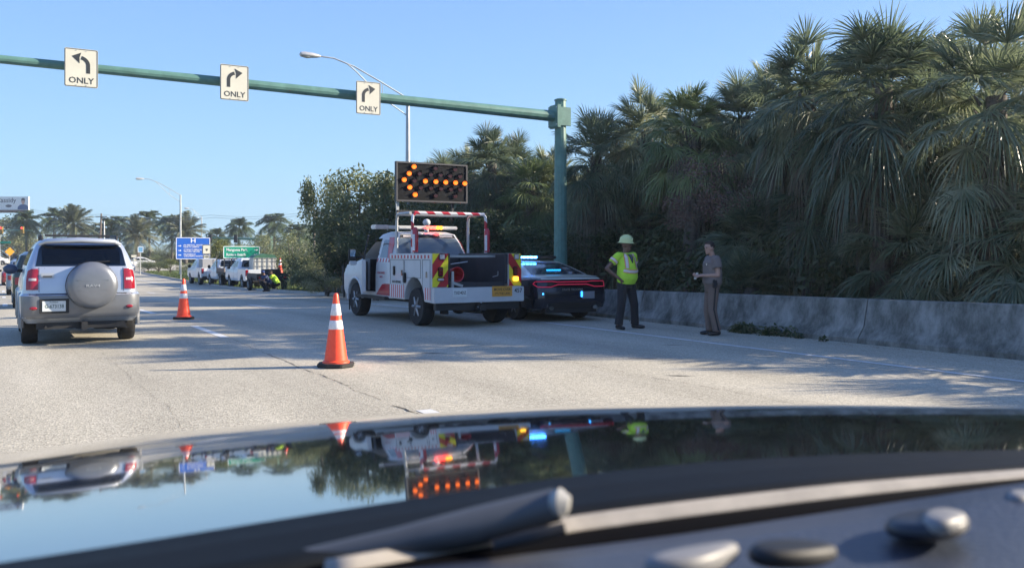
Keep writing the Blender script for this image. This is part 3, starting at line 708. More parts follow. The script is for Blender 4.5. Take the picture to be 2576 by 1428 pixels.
# ------------------------------------------------------------------ broadleaf trees
def leaf_cloud(seed, n, clumps, size, m, flat=.6):
    """leaf sized faces gathered in clumps (x,y,z,r)"""
    g = np.random.default_rng(seed); C = np.array(clumps); w_ = C[:,3]**2; w_ = w_/w_.sum()
    idx = g.choice(len(C), n, p=w_); d = g.normal(size=(n,3)); d /= np.linalg.norm(d, axis=1)[:,None]
    r = C[idx,3]*(g.random(n)**.38)*g.uniform(.8,1.15,n)
    P = C[idx,:3]+d*r[:,None]*np.array([1,1,.8])
    a = g.normal(size=(n,3)); a[:,2] *= flat; a /= np.linalg.norm(a, axis=1)[:,None]
    b = np.cross(a, g.normal(size=(n,3))); b /= np.linalg.norm(b, axis=1)[:,None]
    L = size*g.uniform(.6,1.3,n)[:,None]; W = L*.42
    V = np.stack([P-a*L*.5, P+b*W*.5+a*L*.05, P+a*L*.5, P-b*W*.5+a*L*.05], 1).reshape(-1,3)
    return mesh_np('crown', V, np.arange(4*n).reshape(-1,4), m)
def clump_tree(seed, h, wd, n=7, trunk_f=.35, asym=0):
    """clump centres (x,y,z,r) and limb paths for a tree of height h, spread wd"""
    rs = random.Random(seed); C = []; limbs = []
    base = h*trunk_f
    for i in range(n):
        a = i*2.4+rs.uniform(-.4,.4); rr = wd*.5*rs.uniform(.25,.85); z = rs.uniform(base+.12*h, h*.86)
        z = min(z, h*(1-.35*(rr/(wd*.5))**2)); x, y = rr*math.cos(a)+asym*z, rr*math.sin(a)
        for j in range(5):
            q = wd*.16*rs.uniform(.6,1.2)
            C.append((x+rs.uniform(-1,1)*wd*.12, y+rs.uniform(-1,1)*wd*.12, z+rs.uniform(-.5,.8)*h*.1, q))
        limbs.append([(0,0,base*rs.uniform(.5,1)), (x*.4,y*.4,base+(z-base)*.5), (x,y,z)])
    C.append((0,0,h*.84,wd*.2)); return C, limbs
def tree_meshes(seed, h, wd, n, leaves, size, m, bark, trunk_f=.35, asym=0):
    C, limbs = clump_tree(seed, h, wd, n, trunk_f, asym); me = leaf_cloud(seed, leaves, C, size, m)
    t = MB(); r0 = h*.028; t.tube([(0,0,-.1),(.02*h,.01*h,h*trunk_f*.6),(0,0,h*.75)], [r0*1.3, r0, r0*.25], 8)
    for L in limbs: t.tube(L, [r0*.6, r0*.35, r0*.12], 6)
    o = t.build('trunk', bark); tm = o.data; bpy.data.objects.remove(o); return me, tm
M_LEAFA = ramp_mat('broad_leaf', [(.05,.07,.03),(.11,.14,.055),(.2,.22,.1),(.34,.33,.19)], scale=.8, rough=.5, transl=.3, objrand=.2, detail=5)
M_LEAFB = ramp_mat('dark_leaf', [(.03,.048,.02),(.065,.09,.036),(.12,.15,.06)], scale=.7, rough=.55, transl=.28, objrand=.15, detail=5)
M_LEAFY = ramp_mat('yellow_green_leaf', [(.06,.085,.02),(.12,.14,.03),(.2,.2,.06)], scale=.8, rough=.55, transl=.25, objrand=.15, detail=5)
M_BARKB = ramp_mat('tree_bark', [(.05,.04,.032),(.12,.10,.085),(.2,.18,.155)], scale=7, rough=.95, bump=.5)
# the large leaved tree left of the arrow board
TA = [tree_meshes(21, 5.2, 5.0, 12, 5200, .22, M_LEAFA, M_BARKB), tree_meshes(22, 5, 5, 9, 7000, .2, M_LEAFB, M_BARKB, .2), tree_meshes(23, 5, 5.4, 9, 7000, .2, M_LEAFY, M_BARKB, .15), tree_meshes(24, 5, 6.5, 9, 7500, .18, M_LEAFA, M_BARKB, .12)]
def btree(u, vtop, yc, kind, label, wid=1., group=None, name='leafy_tree', rz=None, cat='tree'):
    p = px(u, vtop, yc); z0 = zt(p.y); h = p.z-z0; e = empty(name, (p.x, p.y, z0), label=label, cat=cat, group=group)
    me, tm = TA[kind]; k = h/5.; r = rp.uniform(0,6) if rz is None else rz
    link('trunk', tm, e, rz=r, sc=(k*wid,k*wid,k)); link('crown', me, e, rz=r, sc=(k*wid,k*wid,k)); return e
btree(905,432,36,0,'round headed large leaved tree left of the arrow board',.8)
btree(822,448,38,0,'slim side tree of large leaves, leftmost against the sky',.45)
btree(985,440,35,0,'large leaved tree just behind the left edge of the arrow board',.7)
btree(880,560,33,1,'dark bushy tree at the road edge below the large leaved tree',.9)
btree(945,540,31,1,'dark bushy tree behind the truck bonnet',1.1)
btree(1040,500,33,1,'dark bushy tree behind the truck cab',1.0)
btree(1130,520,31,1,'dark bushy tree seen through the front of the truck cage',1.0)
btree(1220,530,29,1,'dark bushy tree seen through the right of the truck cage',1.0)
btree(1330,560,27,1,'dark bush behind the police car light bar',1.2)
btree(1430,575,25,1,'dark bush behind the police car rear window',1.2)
btree(845,560,46,3,'mid green spreading tree behind the white tank on the parked truck',1.0)
btree(735,585,62,3,'mid green bushy tree behind the orange cones on the parked truck',1.0)
btree(825,585,42,3,'dark green tree between the parked trucks and the service truck',1.0)
btree(790,655,44,3,'low olive green bush at the road edge near the crouching workers',1.3,name='bush',cat='bush')
btree(825,665,37,3,'low olive green bush nearer the service truck',1.3,name='bush',cat='bush')
btree(560,598,85,2,'yellow green tree right of the blue hospital sign',1.1)
btree(610,612,80,2,'yellow green tree behind the green guide sign',1.2)
btree(670,590,75,3,'green tree at the right end of the green guide sign',1.1)
btree(505,640,90,3,'low green tree behind the blue hospital sign',1.3)
btree(400,640,100,3,'round green bush on the grass right of the silver SUV',1.5,name='bush',cat='bush')
btree(428,650,96,2,'bright green bush beside the blue sign posts',1.6,name='bush',cat='bush')
btree(372,645,104,3,'olive bush behind the small pale blue sign',1.4,name='bush',cat='bush')
btree(30,548,150,3,'big dark tree behind the far left signal mast',1.5)
btree(-40,540,150,1,'big dark tree at the left picture edge below the billboard',1.6)
btree(82,582,155,3,'medium tree right of the far left signal mast',1.4)
btree(110,612,158,1,'low dark tree above the cream house',1.8)
FARL = ['below the leftmost coconut palm over the SUV','below the large round date palm','right of the large round date palm','at the foot of the leaning utility pole','below the tall palm by the leaning pole','below the right hand date palm','left of the palm beside the street light','behind the second street light pole','behind the blue hospital sign','between the blue and green signs','behind the green guide sign','below the tall palm right of the green sign','left of the second utility pole','below the second utility pole','behind the large leaved tree']
for k, (u, v) in enumerate([(150,612),(200,610),(245,600),(290,604),(335,612),(385,600),(430,602),(475,606),(520,604),(575,606),(640,610),(690,600),(740,580),(790,560),(850,520)]):
    btree(u, v+13, 165+(k*37 % 20), (1,3,3,1)[k % 4], 'far dense green tree '+FARL[k], 1.9, group='far row of dense green trees')
# ------------------------------------------------------------------ feather palms far away
def feather_crown(seed, n, L, droop, nl, lw, m, el0=80, el1=-30, leaf=.55):
    rs = random.Random(seed); V = []; Fq = []
    for i in range(n):
        f = (i+.5)/n; az = i*2.39996+rs.uniform(-.2,.2); el = R(el0+(el1-el0)*f+rs.uniform(-8,8)); l = L*rs.uniform(.85,1.1)
        h = np.array([math.cos(az), math.sin(az), 0]); side = np.array([-math.sin(az), math.cos(az), 0])
        P = [];
        for k in range(nl+1):
            q = k/nl; P.append(h*l*q*math.cos(el)*(1-.1*q)+np.array([0,0,1])*(l*q*math.sin(el)-droop*l*q*q))
        for k in range(nl):
            a, b = P[k], P[k+1]; d = (b-a)/np.linalg.norm(b-a); c0 = len(V)
            V += [a-side*.04, a+side*.04, b+side*.03, b-side*.03]; Fq.append((c0,c0+1,c0+2,c0+3))
            q = k/nl
            if k < 2: continue
            ll = leaf*L*(.45+.75*math.sin(math.pi*min(1,q+.05)))*.5
            for sg in (-1,1):
                for h2 in (0,.5):
                    o = a+(b-a)*h2; tip = o+side*sg*ll*.75+d*ll*.5-np.array([0,0,1])*ll*rs.uniform(.15,.55); c0 = len(V); ww = d*lw
                    V += [o-ww*.5, o+ww*.5, tip+ww*.15, tip-ww*.15]; Fq.append((c0,c0+1,c0+2,c0+3))
    return mesh_np('crown', np.array(V), np.array(Fq), m)
M_COCO = ramp_mat('coconut_leaf', [(.04,.065,.03),(.08,.115,.05),(.18,.2,.11)], scale=.6, rough=.45, transl=.2, objrand=.15)
M_DATE = ramp_mat('date_palm_leaf', [(.06,.085,.05),(.13,.15,.095),(.26,.25,.17)], scale=.6, rough=.5, transl=.15, objrand=.15)
COCO = [feather_crown(s, 26, 3.6, .55, 12, .16, M_COCO) for s in (31,32,33)]
DATE = [feather_crown(s, 46, 3.9, .28, 14, .13, M_DATE, 85, -35, .42) for s in (41,42)]
def featherp(u, vtop, yc, kind, label, sc=1.):
    p = px(u, vtop, yc); z0 = zt(p.y); h = p.z-z0-2.0*sc-(.6 if kind else 0); i = int(u) % 3
    e = empty('date_palm' if kind else 'coconut_palm', (p.x, p.y, z0), label=label, cat='palm tree', group='far date palms' if kind else 'far coconut palms')
    link('trunk', TRK[i % 2], e, (0,0,0), i, (1.6 if kind else .8, 1.6 if kind else .8, h/4))
    link('crown', DATE[i % 2] if kind else COCO[i], e, (0,0,h), rp.uniform(0,6), sc*(1.12 if kind else 1.05))
featherp(68,525,140,0,'coconut palm below the right end of the billboard',.95)
featherp(137,520,150,0,'coconut palm left of the large round date palm',1.0)
featherp(186,522,140,1,'large round headed date palm above the silver SUV',1.0)
featherp(222,560,160,0,'small coconut palm right of the large round date palm',.9)
featherp(272,545,150,0,'dense coconut palm by the leaning utility pole',1.0)
featherp(300,536,155,0,'tall coconut palm right of the leaning utility pole',1.0)
featherp(346,548,135,1,'date palm just right of the silver SUV roof',.95)
featherp(376,525,150,0,'tall coconut palm behind the right hand date palm',1.0)
featherp(432,533,145,0,'coconut palm just left of the second street light',1.0)
featherp(466,540,140,1,'date palm crossed by the second street light pole',1.0)
featherp(545,570,160,0,'small distant coconut palm between blue and green signs',.85)
featherp(602,543,150,0,'coconut palm standing alone above the green guide sign',1.0)
featherp(690,528,140,0,'tall coconut palm right of the green guide sign',1.05)
featherp(750,555,130,0,'coconut palm partly hidden by the mid green trees',.9)
featherp(660,585,165,0,'low coconut palm behind the green guide sign end',.8)
# dead reddish vine hanging in the crowns
_p = px(1765,480,19.5); me = leaf_cloud(90, 2600, [(_p.x+g0.uniform(-.9,.9), _p.y+g0.uniform(-.9,.9), _p.z+g0.uniform(-.7,.7), .35) for g0 in [random.Random(4)] for _ in range(26)], .07, ramp_mat('dead_vine', [(.06,.035,.03),(.14,.085,.07),(.24,.16,.12)], rough=.9)); me.name = 'dead_vine'
o = bpy.data.objects.new('dead_vine', me); COL.objects.link(o); tag(o, 'reddish brown tangle of dead vine hanging among the middle palm crowns', 'vine')
# undergrowth nobody could count
ug = []
g_ = np.random.default_rng(5)
for s in np.arange(-12, 50, .55):
    for tt in (15.3, 16.8, 18.6, 20.6):
        if s > 22: tt = TR(s)+2.2+(tt-15.3)*1.2
        ug.append((tt+g_.uniform(-.5,.5), s+g_.uniform(-.4,.4), zt(s)+g_.uniform(.3,1.2)+(.5 if tt > 15 else 0), g_.uniform(.5,.95)))
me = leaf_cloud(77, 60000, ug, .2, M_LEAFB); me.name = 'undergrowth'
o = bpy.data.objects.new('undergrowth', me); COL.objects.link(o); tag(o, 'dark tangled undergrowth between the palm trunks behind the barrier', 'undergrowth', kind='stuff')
ug = [(px(u, 655, yc).x, px(u, 655, yc).y, g_.uniform(.2,1.3), g_.uniform(.9,1.9)) for u in range(100, 900, 7) for yc in (168, 176)]
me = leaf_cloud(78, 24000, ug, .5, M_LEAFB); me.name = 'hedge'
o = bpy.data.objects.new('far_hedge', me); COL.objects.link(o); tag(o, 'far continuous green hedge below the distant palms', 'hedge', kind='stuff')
# weeds, twigs and leaf scraps at the foot of the barrier
wd_ = [(12.1+g_.uniform(-.1,.08), s+g_.uniform(-.3,.3), .02, .1+.12*(11 < s < 12.4)) for s in np.arange(6, 16, .12) if g_.random() < (.9 if 10.9 < s < 12.2 else .04)]
me = leaf_cloud(79, 2600, wd_, .07, M_LEAFB); me.name = 'weeds'
o = bpy.data.objects.new('weeds', me); COL.objects.link(o); tag(o, 'tufts of weeds growing at the foot of the barrier wall', 'weeds', kind='stuff')
sc_l = [(12.05+g_.uniform(-.25,.1), s, .012, .05+.05*g_.random()) for s in np.arange(3, 22, .11)]+[(g_.uniform(9,12), g_.uniform(5,16), .01, .03) for _ in range(26)]
me = leaf_cloud(83, 1100, [(a, b, c, d) for a, b, c, d in sc_l], .045, M_LITTER, flat=.15)
for v in me.vertices: v.co.z = .008+abs(v.co.z-.012)*.12
me.name = 'leaf_scraps'; o = bpy.data.objects.new('leaf_scraps', me); COL.objects.link(o); tag(o, 'dry leaf scraps and grit along the foot of the barrier', 'leaf litter', kind='stuff')
# grass blades on the near verge and island
gs = np.random.default_rng(9); n = 26000; S_ = 26+gs.random(n)**1.3*85; T_ = np.array([TR(s) for s in S_])+.25+gs.random(n)**1.5*9; Z_ = np.array([zt(s) for s in S_])-.02
hgt = gs.uniform(.05,.16,n); ax = gs.normal(size=(n,2))*.03; an = gs.random(n)*6.28
V = np.stack([np.stack([T_-.03*np.cos(an), S_-.03*np.sin(an), Z_],1), np.stack([T_+.03*np.cos(an), S_+.03*np.sin(an), Z_],1), np.stack([T_+ax[:,0], S_+ax[:,1], Z_+hgt],1)],1).reshape(-1,3)
me = mesh_np('grass', V, np.arange(3*n).reshape(-1,3), M_GRASS); o = bpy.data.objects.new('grass', me); COL.objects.link(o); tag(o, 'short rough grass along the kerb under the parked trucks', 'grass', kind='stuff')
# ================================================================== traffic cones
M_ORANGE = mat('cone_orange', (1,.085,.03), .42, var=.1, scale=8, spec=.5)
M_REFL = mat('cone_reflective_white', (.7,.7,.72), .35, var=.14, scale=30)
M_RUB = mat('cone_base_rubber', (.03,.028,.028), .85, var=.3, scale=20)
def cone_at(t, s, label, h=.93, rz=0., base=True, z=None, name='traffic_cone', parent=None):
    e = empty(name, (t, s, zt(s) if z is None else z), rz=rz, label=label, cat='traffic cone', group='orange traffic cones')
    b = MB(); b.prism([(.25*math.cos(a)*1.0, .25*math.sin(a)) for a in [R(22.5+45*i) for i in range(8)]], 'xy', .0, .055)
    if base: b.build('cone_base', M_RUB, e, bevel=.01)
    def r(z_): return .155-(.155-.028)*(z_-.05)/(h-.05)
    c = MB(); zs = [.05,.07,.2,.42,.435,.6,.62,.7,.715,.85,.865,h]
    c.lathe([(r(.05)+.02,.05),(r(.06)+.018,.075)]+[(r(z_), z_) for z_ in (.09,.25,.45,.65,.85,h-.02)]+[(.022,h),(.014,h+.002)], n=24)
    c.build('cone_body', M_ORANGE, e)
    for a, b_ in ((h*.515,h*.635),(h*.70,h*.86)):
        MB().lathe([(r(a)+.001,a),(r(a)+.004,a+.006),(r(b_)+.004,b_-.006),(r(b_)+.001,b_)], n=24, caps=False).build('reflective_collar', M_REFL, e)
    return e
p = px(845, 922, 11.4); cone_at(p.x, p.y, 'large orange cone nearest the camera, throwing a long thin shadow', h=.955, rz=R(20))
p = px(462, 801, 20.1); cone_at(p.x, p.y, 'orange cone in shade between the silver SUV and the service truck', h=.93, rz=R(35))
M_TINT = bpy.data.materials.new('see_through_tint'); M_TINT.use_nodes = True
n = M_TINT.node_tree.nodes; l = M_TINT.node_tree.links; n.remove(n['Principled BSDF'])
a_ = n.new('ShaderNodeBsdfTransparent'); a_.inputs[0].default_value = (.34,.38,.40,1); g_l = n.new('ShaderNodeBsdfGlossy'); g_l.inputs['Roughness'].default_value = .03
fr = n.new('ShaderNodeFresnel'); fr.inputs[0].default_value = 1.5; mx_ = n.new('ShaderNodeMixShader'); l.new(fr.outputs[0], mx_.inputs[0]); l.new(a_.outputs[0], mx_.inputs[1]); l.new(g_l.outputs[0], mx_.inputs[2]); l.new(mx_.outputs[0], n['Material Output'].inputs[0])
# ================================================================== silver SUV
M_SILV = mat('silver_paint', (.47,.51,.57), .28, .55, var=.04, scale=2, coat=.6)
M_GREYP = mat('grey_lower_cladding', (.18,.19,.205), .36, .35, var=.08, scale=4, coat=.2)
M_SPARE = mat('bronze_grey_cover', (.185,.20,.225), .34, .45, var=.08, scale=4, coat=.3)
M_TAIL = mat('red_lamp_glass', (.26,.008,.02), .12, var=.12, scale=14, coat=.5)
M_CLEARL = mat('clear_lamp_glass', (.55,.5,.5), .15, var=.15, scale=20, coat=.4)
M_CHROME = mat('chrome', (.75,.75,.76), .1, 1., var=0)
M_PLATE = mat('licence_plate_face', (.62,.66,.66), .4, var=.05)
M_PLGRN = mat('plate_digits_green', (.03,.09,.07), .5, var=0)
suv = empty('suv', (1.14, 15.75, 0), label='silver SUV with grey spare wheel cover, stopped in the lane ahead', cat='car')
sh = Shell([(.36,.16,3.8,.80,.16),(.46,.03,4.02,.875,.2),(.60,.0,4.08,.885,.22),(.80,.0,4.08,.885,.22),(.84,.06,4.02,.855,.18),(1.0,.08,3.95,.84,.16),(1.1,.10,3.3,.82,.15),
            (1.26,.12,2.95,.79,.14),(1.45,.20,2.6,.725,.14),(1.62,.32,2.3,.655,.14),(1.685,.40,2.15,.60,.13),(1.715,.5,2.05,.54,.12),(1.725,.8,1.8,.42,.1)])
sb = sh.mb().build('body', M_SILV, suv, smooth=32)
cut(sb, [MB().prism([(-.2,1.30),(3.2,1.30),(2.7,1.59),(-.2,1.59)], 'yz', -.575, .575), MB().lathe([(.41,-1.2),(.41,1.2)], (0,.78,.35), 'X', 28), MB().lathe([(.41,-1.2),(.41,1.2)], (0,3.27,.35), 'X', 28)])
# grey lower cladding and bumper
bump = MB(); P = [(-.885,.0)]
sh.panel([(.44,-.868,.868),(.60,-.868,.868),(.805,-.868,.868)], off=.016, th=.03, nc=40, nr=4).build('bumper', M_GREYP, suv)
for sd_ in (-1, 1):
    for y0 in (.78, 3.27):
        m = MB(); pts = [(sd_*.862, y0+.455*math.cos(a), .35+.455*math.sin(a)) for a in [R(x) for x in range(-8, 189, 14)]]
        m.tube(pts, .042, 8).build('wheel_arch', M_GREYP, suv)
    m = MB(); m.box((sd_*.86,2.0,.5),(.06,1.6,.16)); m.build('sill', M_GREYP, suv, bevel=.02)
    wheel(suv, sd_*.735, .78, .345, .235, sd_); wheel(suv, sd_*.735, 3.27, .345, .235, sd_)
sh.panel([(1.275,-.665,.665),(1.3,-.66,.66),(1.55,-.615,.615),(1.6,-.585,.585),(1.625,-.53,.53)], off=.006, nc=24).build('rear_window', M_TINT, suv)
sh.panel([(1.275,-.70,.70),(1.6,-.60,.60)], rear=False, off=.006, nc=24).build('windscreen', M_TINT, suv)
for x, y in ((-.36,1.75),(.36,1.75),(-.36,.85),(0,.85),(.36,.85)): MB().box((x,y,1.36 if y > 1 else 1.33),(.26,.1,.17 if y > 1 else .12)).build('headrest', mat('seat_grey', (.05,.05,.055), .9), suv, bevel=.04)
MB().box((.02,2.55,1.53),(.24,.03,.055)).build('inner_mirror', M_DARK, suv, bevel=.01)
for sd_ in (-1, 1):
    for a, b in ((.45,1.25),(1.3,2.05),(2.1,2.8)):
        sh.panel([(1.28,a,b+(.12 if a > 2 else 0)),(1.56,a+.12,b-(.42 if a > 2 else .0))], side=sd_, off=.005).build('side_window', M_GLASS, suv)
    tl = sh.panel([(.90,sd_*.63,sd_*.80),(1.10,sd_*.628,sd_*.795),(1.20,sd_*.625,sd_*.775),(1.235,sd_*.63,sd_*.72)], off=.022, th=.04, nc=10).build('tail_light', M_TAIL, suv)
    sh.panel([(1.045,sd_*.655,sd_*.765),(1.085,sd_*.655,sd_*.76)], off=.027, th=.02, nc=4).build('reversing_lamp', M_CLEARL, tl)
    m = MB().tube([(sd_*.56,.55,1.70),(sd_*.57,.6,1.765),(sd_*.565,1.4,1.785),(sd_*.55,2.05,1.77),(sd_*.54,2.15,1.71)], .021, 8).build('roof_rail', M_DARK, suv)
    m = MB(); m.ell((sd_*.70,-.022,.61), (.055,.018,.026)); m.build('rear_reflector', M_TAIL, suv)
    mir = MB().ell((sd_*.99,2.55,1.2), (.12,.07,.092)).build('door_mirror', mat('mirror_housing', (.05,.07,.12), .3, coat=.3), suv)
    MB().tube([(sd_*.80,2.58,1.17),(sd_*.92,2.56,1.18)], .03, 8).build('mirror_arm', M_DARK, mir)
MB().tube([(-.5,1.0,1.785),(.5,1.0,1.785)], .018, 8).build('roof_crossbar', M_DARK, suv)
m = MB(); m.add([(-.62,.33,1.672),(.62,.33,1.672),(.56,.52,1.722),(-.56,.52,1.722),(-.6,.275,1.652),(.6,.275,1.652)], [(0,1,2,3),(4,5,1,0)]); sp = MB()
sp.tube([(-.60,.36,1.63),(-.5,.27,1.675),(0,.25,1.695),(.5,.27,1.675),(.60,.36,1.63)], [.03,.045,.05,.045,.03], 10, sx=1.).build('spoiler', M_SILV, suv)
MB().box((0,.235,1.665),(.3,.02,.016)).build('high_stop_lamp', M_TAIL, suv)
# tailgate seams
for x in (-.617, .617): sh.panel([(.86,x-.004,x+.004),(1.25,x-.004,x+.004)], off=.002, th=.004, nc=1).build('tailgate_seam', M_DARK, suv)
sh.panel([(.822,-.83,.83),(.836,-.83,.83)], off=.0, th=.01, nc=20).build('bumper_gap', M_DARK, suv)
# spare wheel cover
spx, spz = .14, .965
MB().lathe([(.345,.12),(.385,.06),(.385,-.06)], (spx,0,spz), 'Y', 40).build('spare_tyre', M_TYRE, suv)
sc_ = MB().lathe([(.378,-.05),(.382,-.09),(.372,-.135),(.34,-.172),(.28,-.195),(.18,-.207),(.01,-.212)], (spx,0,spz), 'Y', 48).build('spare_wheel_cover', M_SPARE, suv, smooth=60)
MB().box((spx,-.198,spz+.085),(.47,.022,.016)).build('cover_ridge', M_SPARE, sc_, bevel=.007)
MB().box((spx,-.198,spz-.075),(.43,.022,.014)).build('cover_ridge', M_SPARE, sc_, bevel=.007)
text('lettering', 'RAV4', .055, mat('dull_chrome', (.6,.6,.6), .3, .7, var=0), sc_, (spx+.0,-.214,spz-.005), ext=.004, sx=1.6)
# plate
pr = MB().box((-.405,-.022,.64),(.42,.02,.23)).build('plate_recess', M_DARK, suv, bevel=.006)
pl = MB().box((-.41,-.036,.64),(.335,.008,.165)).build('licence_plate', M_PLATE, suv, bevel=.003)
text('lettering', 'G-673138', .082, M_PLGRN, pl, (-.405,-.0405,.635), ext=.0005, sx=.82); text('lettering', 'FLORIDA', .03, M_PLGRN, pl, (-.41,-.0405,.703), ext=.0005)
h_ = MB().box((-.5,.075,1.13),(.2,.03,.07)).build('door_handle', M_SILV, suv, bevel=.012); MB().box((-.5,.055,1.112),(.13,.008,.02)).build('handle_grip', M_DARK, h_)
MB().tube([(-.05,.11,1.3),(.2,.13,1.34),(.42,.14,1.35)], .009, 6).build('rear_wiper', M_DARK, suv)
# interior seen through tinted glass as pale shapes: rear seat head restraints are hidden, underbody
m = MB(); m.box((0,2.0,.36),(1.2,3.3,.12)); m.box((.0,.35,.34),(1.3,.4,.16)); m.box((.45,.5,.3),(.5,.4,.14)); m.tube([(-.7,.78,.35),(.7,.78,.35)], .06, 8); m.ell((0,.78,.33),(.13,.13,.13)); m.box((.03,.03,.31),(.09,.2,.12))
m.build('underbody', M_DARK, suv)
MB().tube([(-.52,.06,.30),(-.52,.3,.3)], .022, 10).build('exhaust_pipe', M_DARK, suv)
# ================================================================== service truck
TK = empty('service_truck', (8.38, 15.65, 0), label='white and red road service truck with lit arrow board and open driver door', cat='truck')
M_TW = mat('truck_white', (.52,.54,.56), .35, var=.08, scale=3, coat=.3)
M_TR = mat('truck_red', (.40,.025,.04), .33, var=.08, coat=.3)
M_CHEVL = stripe_mat('chevron_film_left', 1, -.72, .42, (.42,.02,.03), (.72,.66,.03), .5, phase=.62)
M_CHEVR = stripe_mat('chevron_film_right', 1, .72, .42, (.42,.02,.03), (.72,.66,.03), .5, phase=.10)
M_CHECK = stripe_mat('check_film', 0, 0, .17, (.42,.03,.05), (.62,.64,.66), .5, ay=1)
M_BARS = stripe_mat('bar_film', 0, 0, .11, (.55,.12,.14), (.66,.64,.66), .5, ay=1)
M_TAPE = stripe_mat('rail_tape', 1, 1, .36, (.45,.02,.04), (.7,.7,.72), .5)
XL = -1.03
def poly_arc(cy, cz, r, a0, a1, n=10): return [(cy+r*math.cos(R(a0+(a1-a0)*i/n)), cz+r*math.sin(R(a0+(a1-a0)*i/n))) for i in range(n+1)]
# service body sides with wheel arch
for sd_ in (-1, 1):
    prof = [(.07,.5),(.07,1.49),(2.25,1.49),(2.25,.52)]+poly_arc(.93,.5,.5,2,178)
    x0, x1 = (XL, XL+.35) if sd_ < 0 else (-XL-.32, -XL)
    m = MB(); m.prism(prof, 'yz', x0, x1); q = m.build('service_body_side', M_TW, TK, bevel=.012)
    xf = sd_*1.03
    def sp_(name, a, b, c, d, m_, th=.006): return MB().box((xf+sd_*th/2+sd_*.001, (a+b)/2, (c+d)/2), (th, b-a, d-c)).build(name, m_, TK)
    sp_('check_band', .12, 2.22, 1.385, 1.455, M_CHECK, .004)
    for (a, b, c, d) in ((.14,.52,.56,1.36),(.60,1.42,.98,1.36),(1.46,2.2,.56,1.36)):
        for (aa, bb, cc, dd) in ((a,b,c,c+.008),(a,b,d-.008,d),(a,a+.01,c,d),(b-.01,b,c,d)): sp_('locker_seam', aa, bb, cc, dd, M_DARK, .003)
    sp_('bar_stripes', .13, .42, .56, .80, M_BARS, .004); sp_('bar_stripes', 1.45, 2.2, .55, .82, M_BARS, .004)
    for yy, zz in ((.25,1.0),(1.50,1.02)): sp_('locker_latch', yy, yy+.07, zz, zz+.12, M_CHROME, .02)
    MB().box((xf+sd_*.02,1.38,.98),(.05,.11,.22)).build('fuel_door', M_DARK, TK, bevel=.015)
    MB().box((xf+sd_*.012,1.97,1.12),(.02,.1,.2)).build('locker_light', M_DARK, TK, bevel=.02)
    m = MB(); m.lathe([(.51,-.02),(.51,.02)], (xf, .93, .5), 'X', 24)
# rear face: chevrons, bay, lamps
for sd_, cm in ((-1, M_CHEVL), (1, M_CHEVR)):
    x0, x1 = (-1.02, -.68) if sd_ < 0 else (.72, 1.02)
    MB().box2((x0,.052,.82),(x1,.068,1.485)).build('chevron_panel', cm, TK)
    xc = (x0+x1)/2
    lp = MB().box((xc+.03,.04,1.42),(.13,.03,.12)).build('work_lamp', M_CLEARL, TK, bevel=.02)
    lp = MB().box((xc,.04,1.12),(.11,.03,.2)).build('stop_lamp_frame', M_DARK, TK, bevel=.02); 
    for i in range(3):
        for j in range(2): MB().box((xc-.025+.05*j,.02,1.07+.05*i),(.035,.01,.035)).build('stop_lamp', M_TAIL, lp)
    if sd_ < 0: MB().box((xc,.04,.97),(.15,.03,.07)).build('marker_lamp', M_CLEARL, TK, bevel=.015)
    else: MB().box((xc+.01,.035,.965),(.12,.035,.09)).build('amber_lamp', mat('lit_amber', (1,.5,.04), .4, var=0, emit=1.5), TK, bevel=.01)
m = MB()   # dark load bay: floor, front wall, side walls
m.box2((-.64,.08,.80),(.64,2.2,.86)); m.box2((-.64,2.14,.86),(.64,2.22,1.42)); m.box2((-.665,.06,.86),(-.635,2.2,1.485)); m.box2((.635,.06,.86),(.70,2.2,1.485)); m.box2((-.64,.10,.86),(.64,.16,.90))
m.build('load_bay', mat('bay_liner', (.025,.028,.035), .7, var=.3, scale=6), TK)
MB().box((0,.5,1.43),(1.34,.05,.05)).build('bay_crossbar', M_GALV, TK)
MB().box((-.60,.02,.93),(.05,.04,.4)).build('tailgate_strut', M_GALV, TK); MB().box((-.50,.0,.87),(.24,.04,.05),(0,R(18),0)).build('tailgate_strut', M_GALV, TK)
MB().box((.69,.03,1.05),(.03,.03,.42)).build('tailgate_strut', M_GALV, TK)
MB().tube([(.50,.35,1.0),(.60,.3,1.03),(.60,.3,1.12)], .008, 6).build('hook', M_GALV, TK)
MB().tube([(-.50,.3,1.27),(-.12,.3,1.32)], .012, 6).build('grab_rod', M_GALV, TK)
bmp = MB().box2((-1.03,-.05,.50),(1.03,.075,.805)).build('rear_bumper', M_TW, TK, bevel=.012)
pl = MB().box((-.47,-.056,.70),(.31,.008,.16)).build('licence_plate', M_PLATE, TK)
text('lettering', 'TXD4DZ', .085, M_BLACKTXT, pl, (-.47,-.061,.70), ext=.0005, sx=.8)
pl = MB().box((.50,-.058,.715),(.47,.008,.21)).build('warning_plaque', mat('plaque_orange', (.62,.30,.05), .5), TK)
text('lettering', 'MOVE OVER', .075, M_BLACKTXT, pl, (.50,-.063,.75), ext=.0005, sx=.95); text('lettering', "IT'S THE LAW", .065, M_BLACKTXT, pl, (.50,-.063,.665), ext=.0005, sx=.9)
text('fleet_number', '457', .13, M_BLACKTXT, TK, (.885,-.053,.72), ext=.001, sx=.95)
m = MB(); m.box((0,.1,.42),(1.9,.12,.14)); m.box((0,2.4,.48),(.9,4.6,.16)); m.tube([(-.85,.93,.4),(.85,.93,.4)], .07, 8); m.ell((0,.93,.38),(.17,.17,.17)); m.box((-.55,.5,.36),(.1,.2,.22)); m.box((.1,.7,.40),(.5,.7,.2))
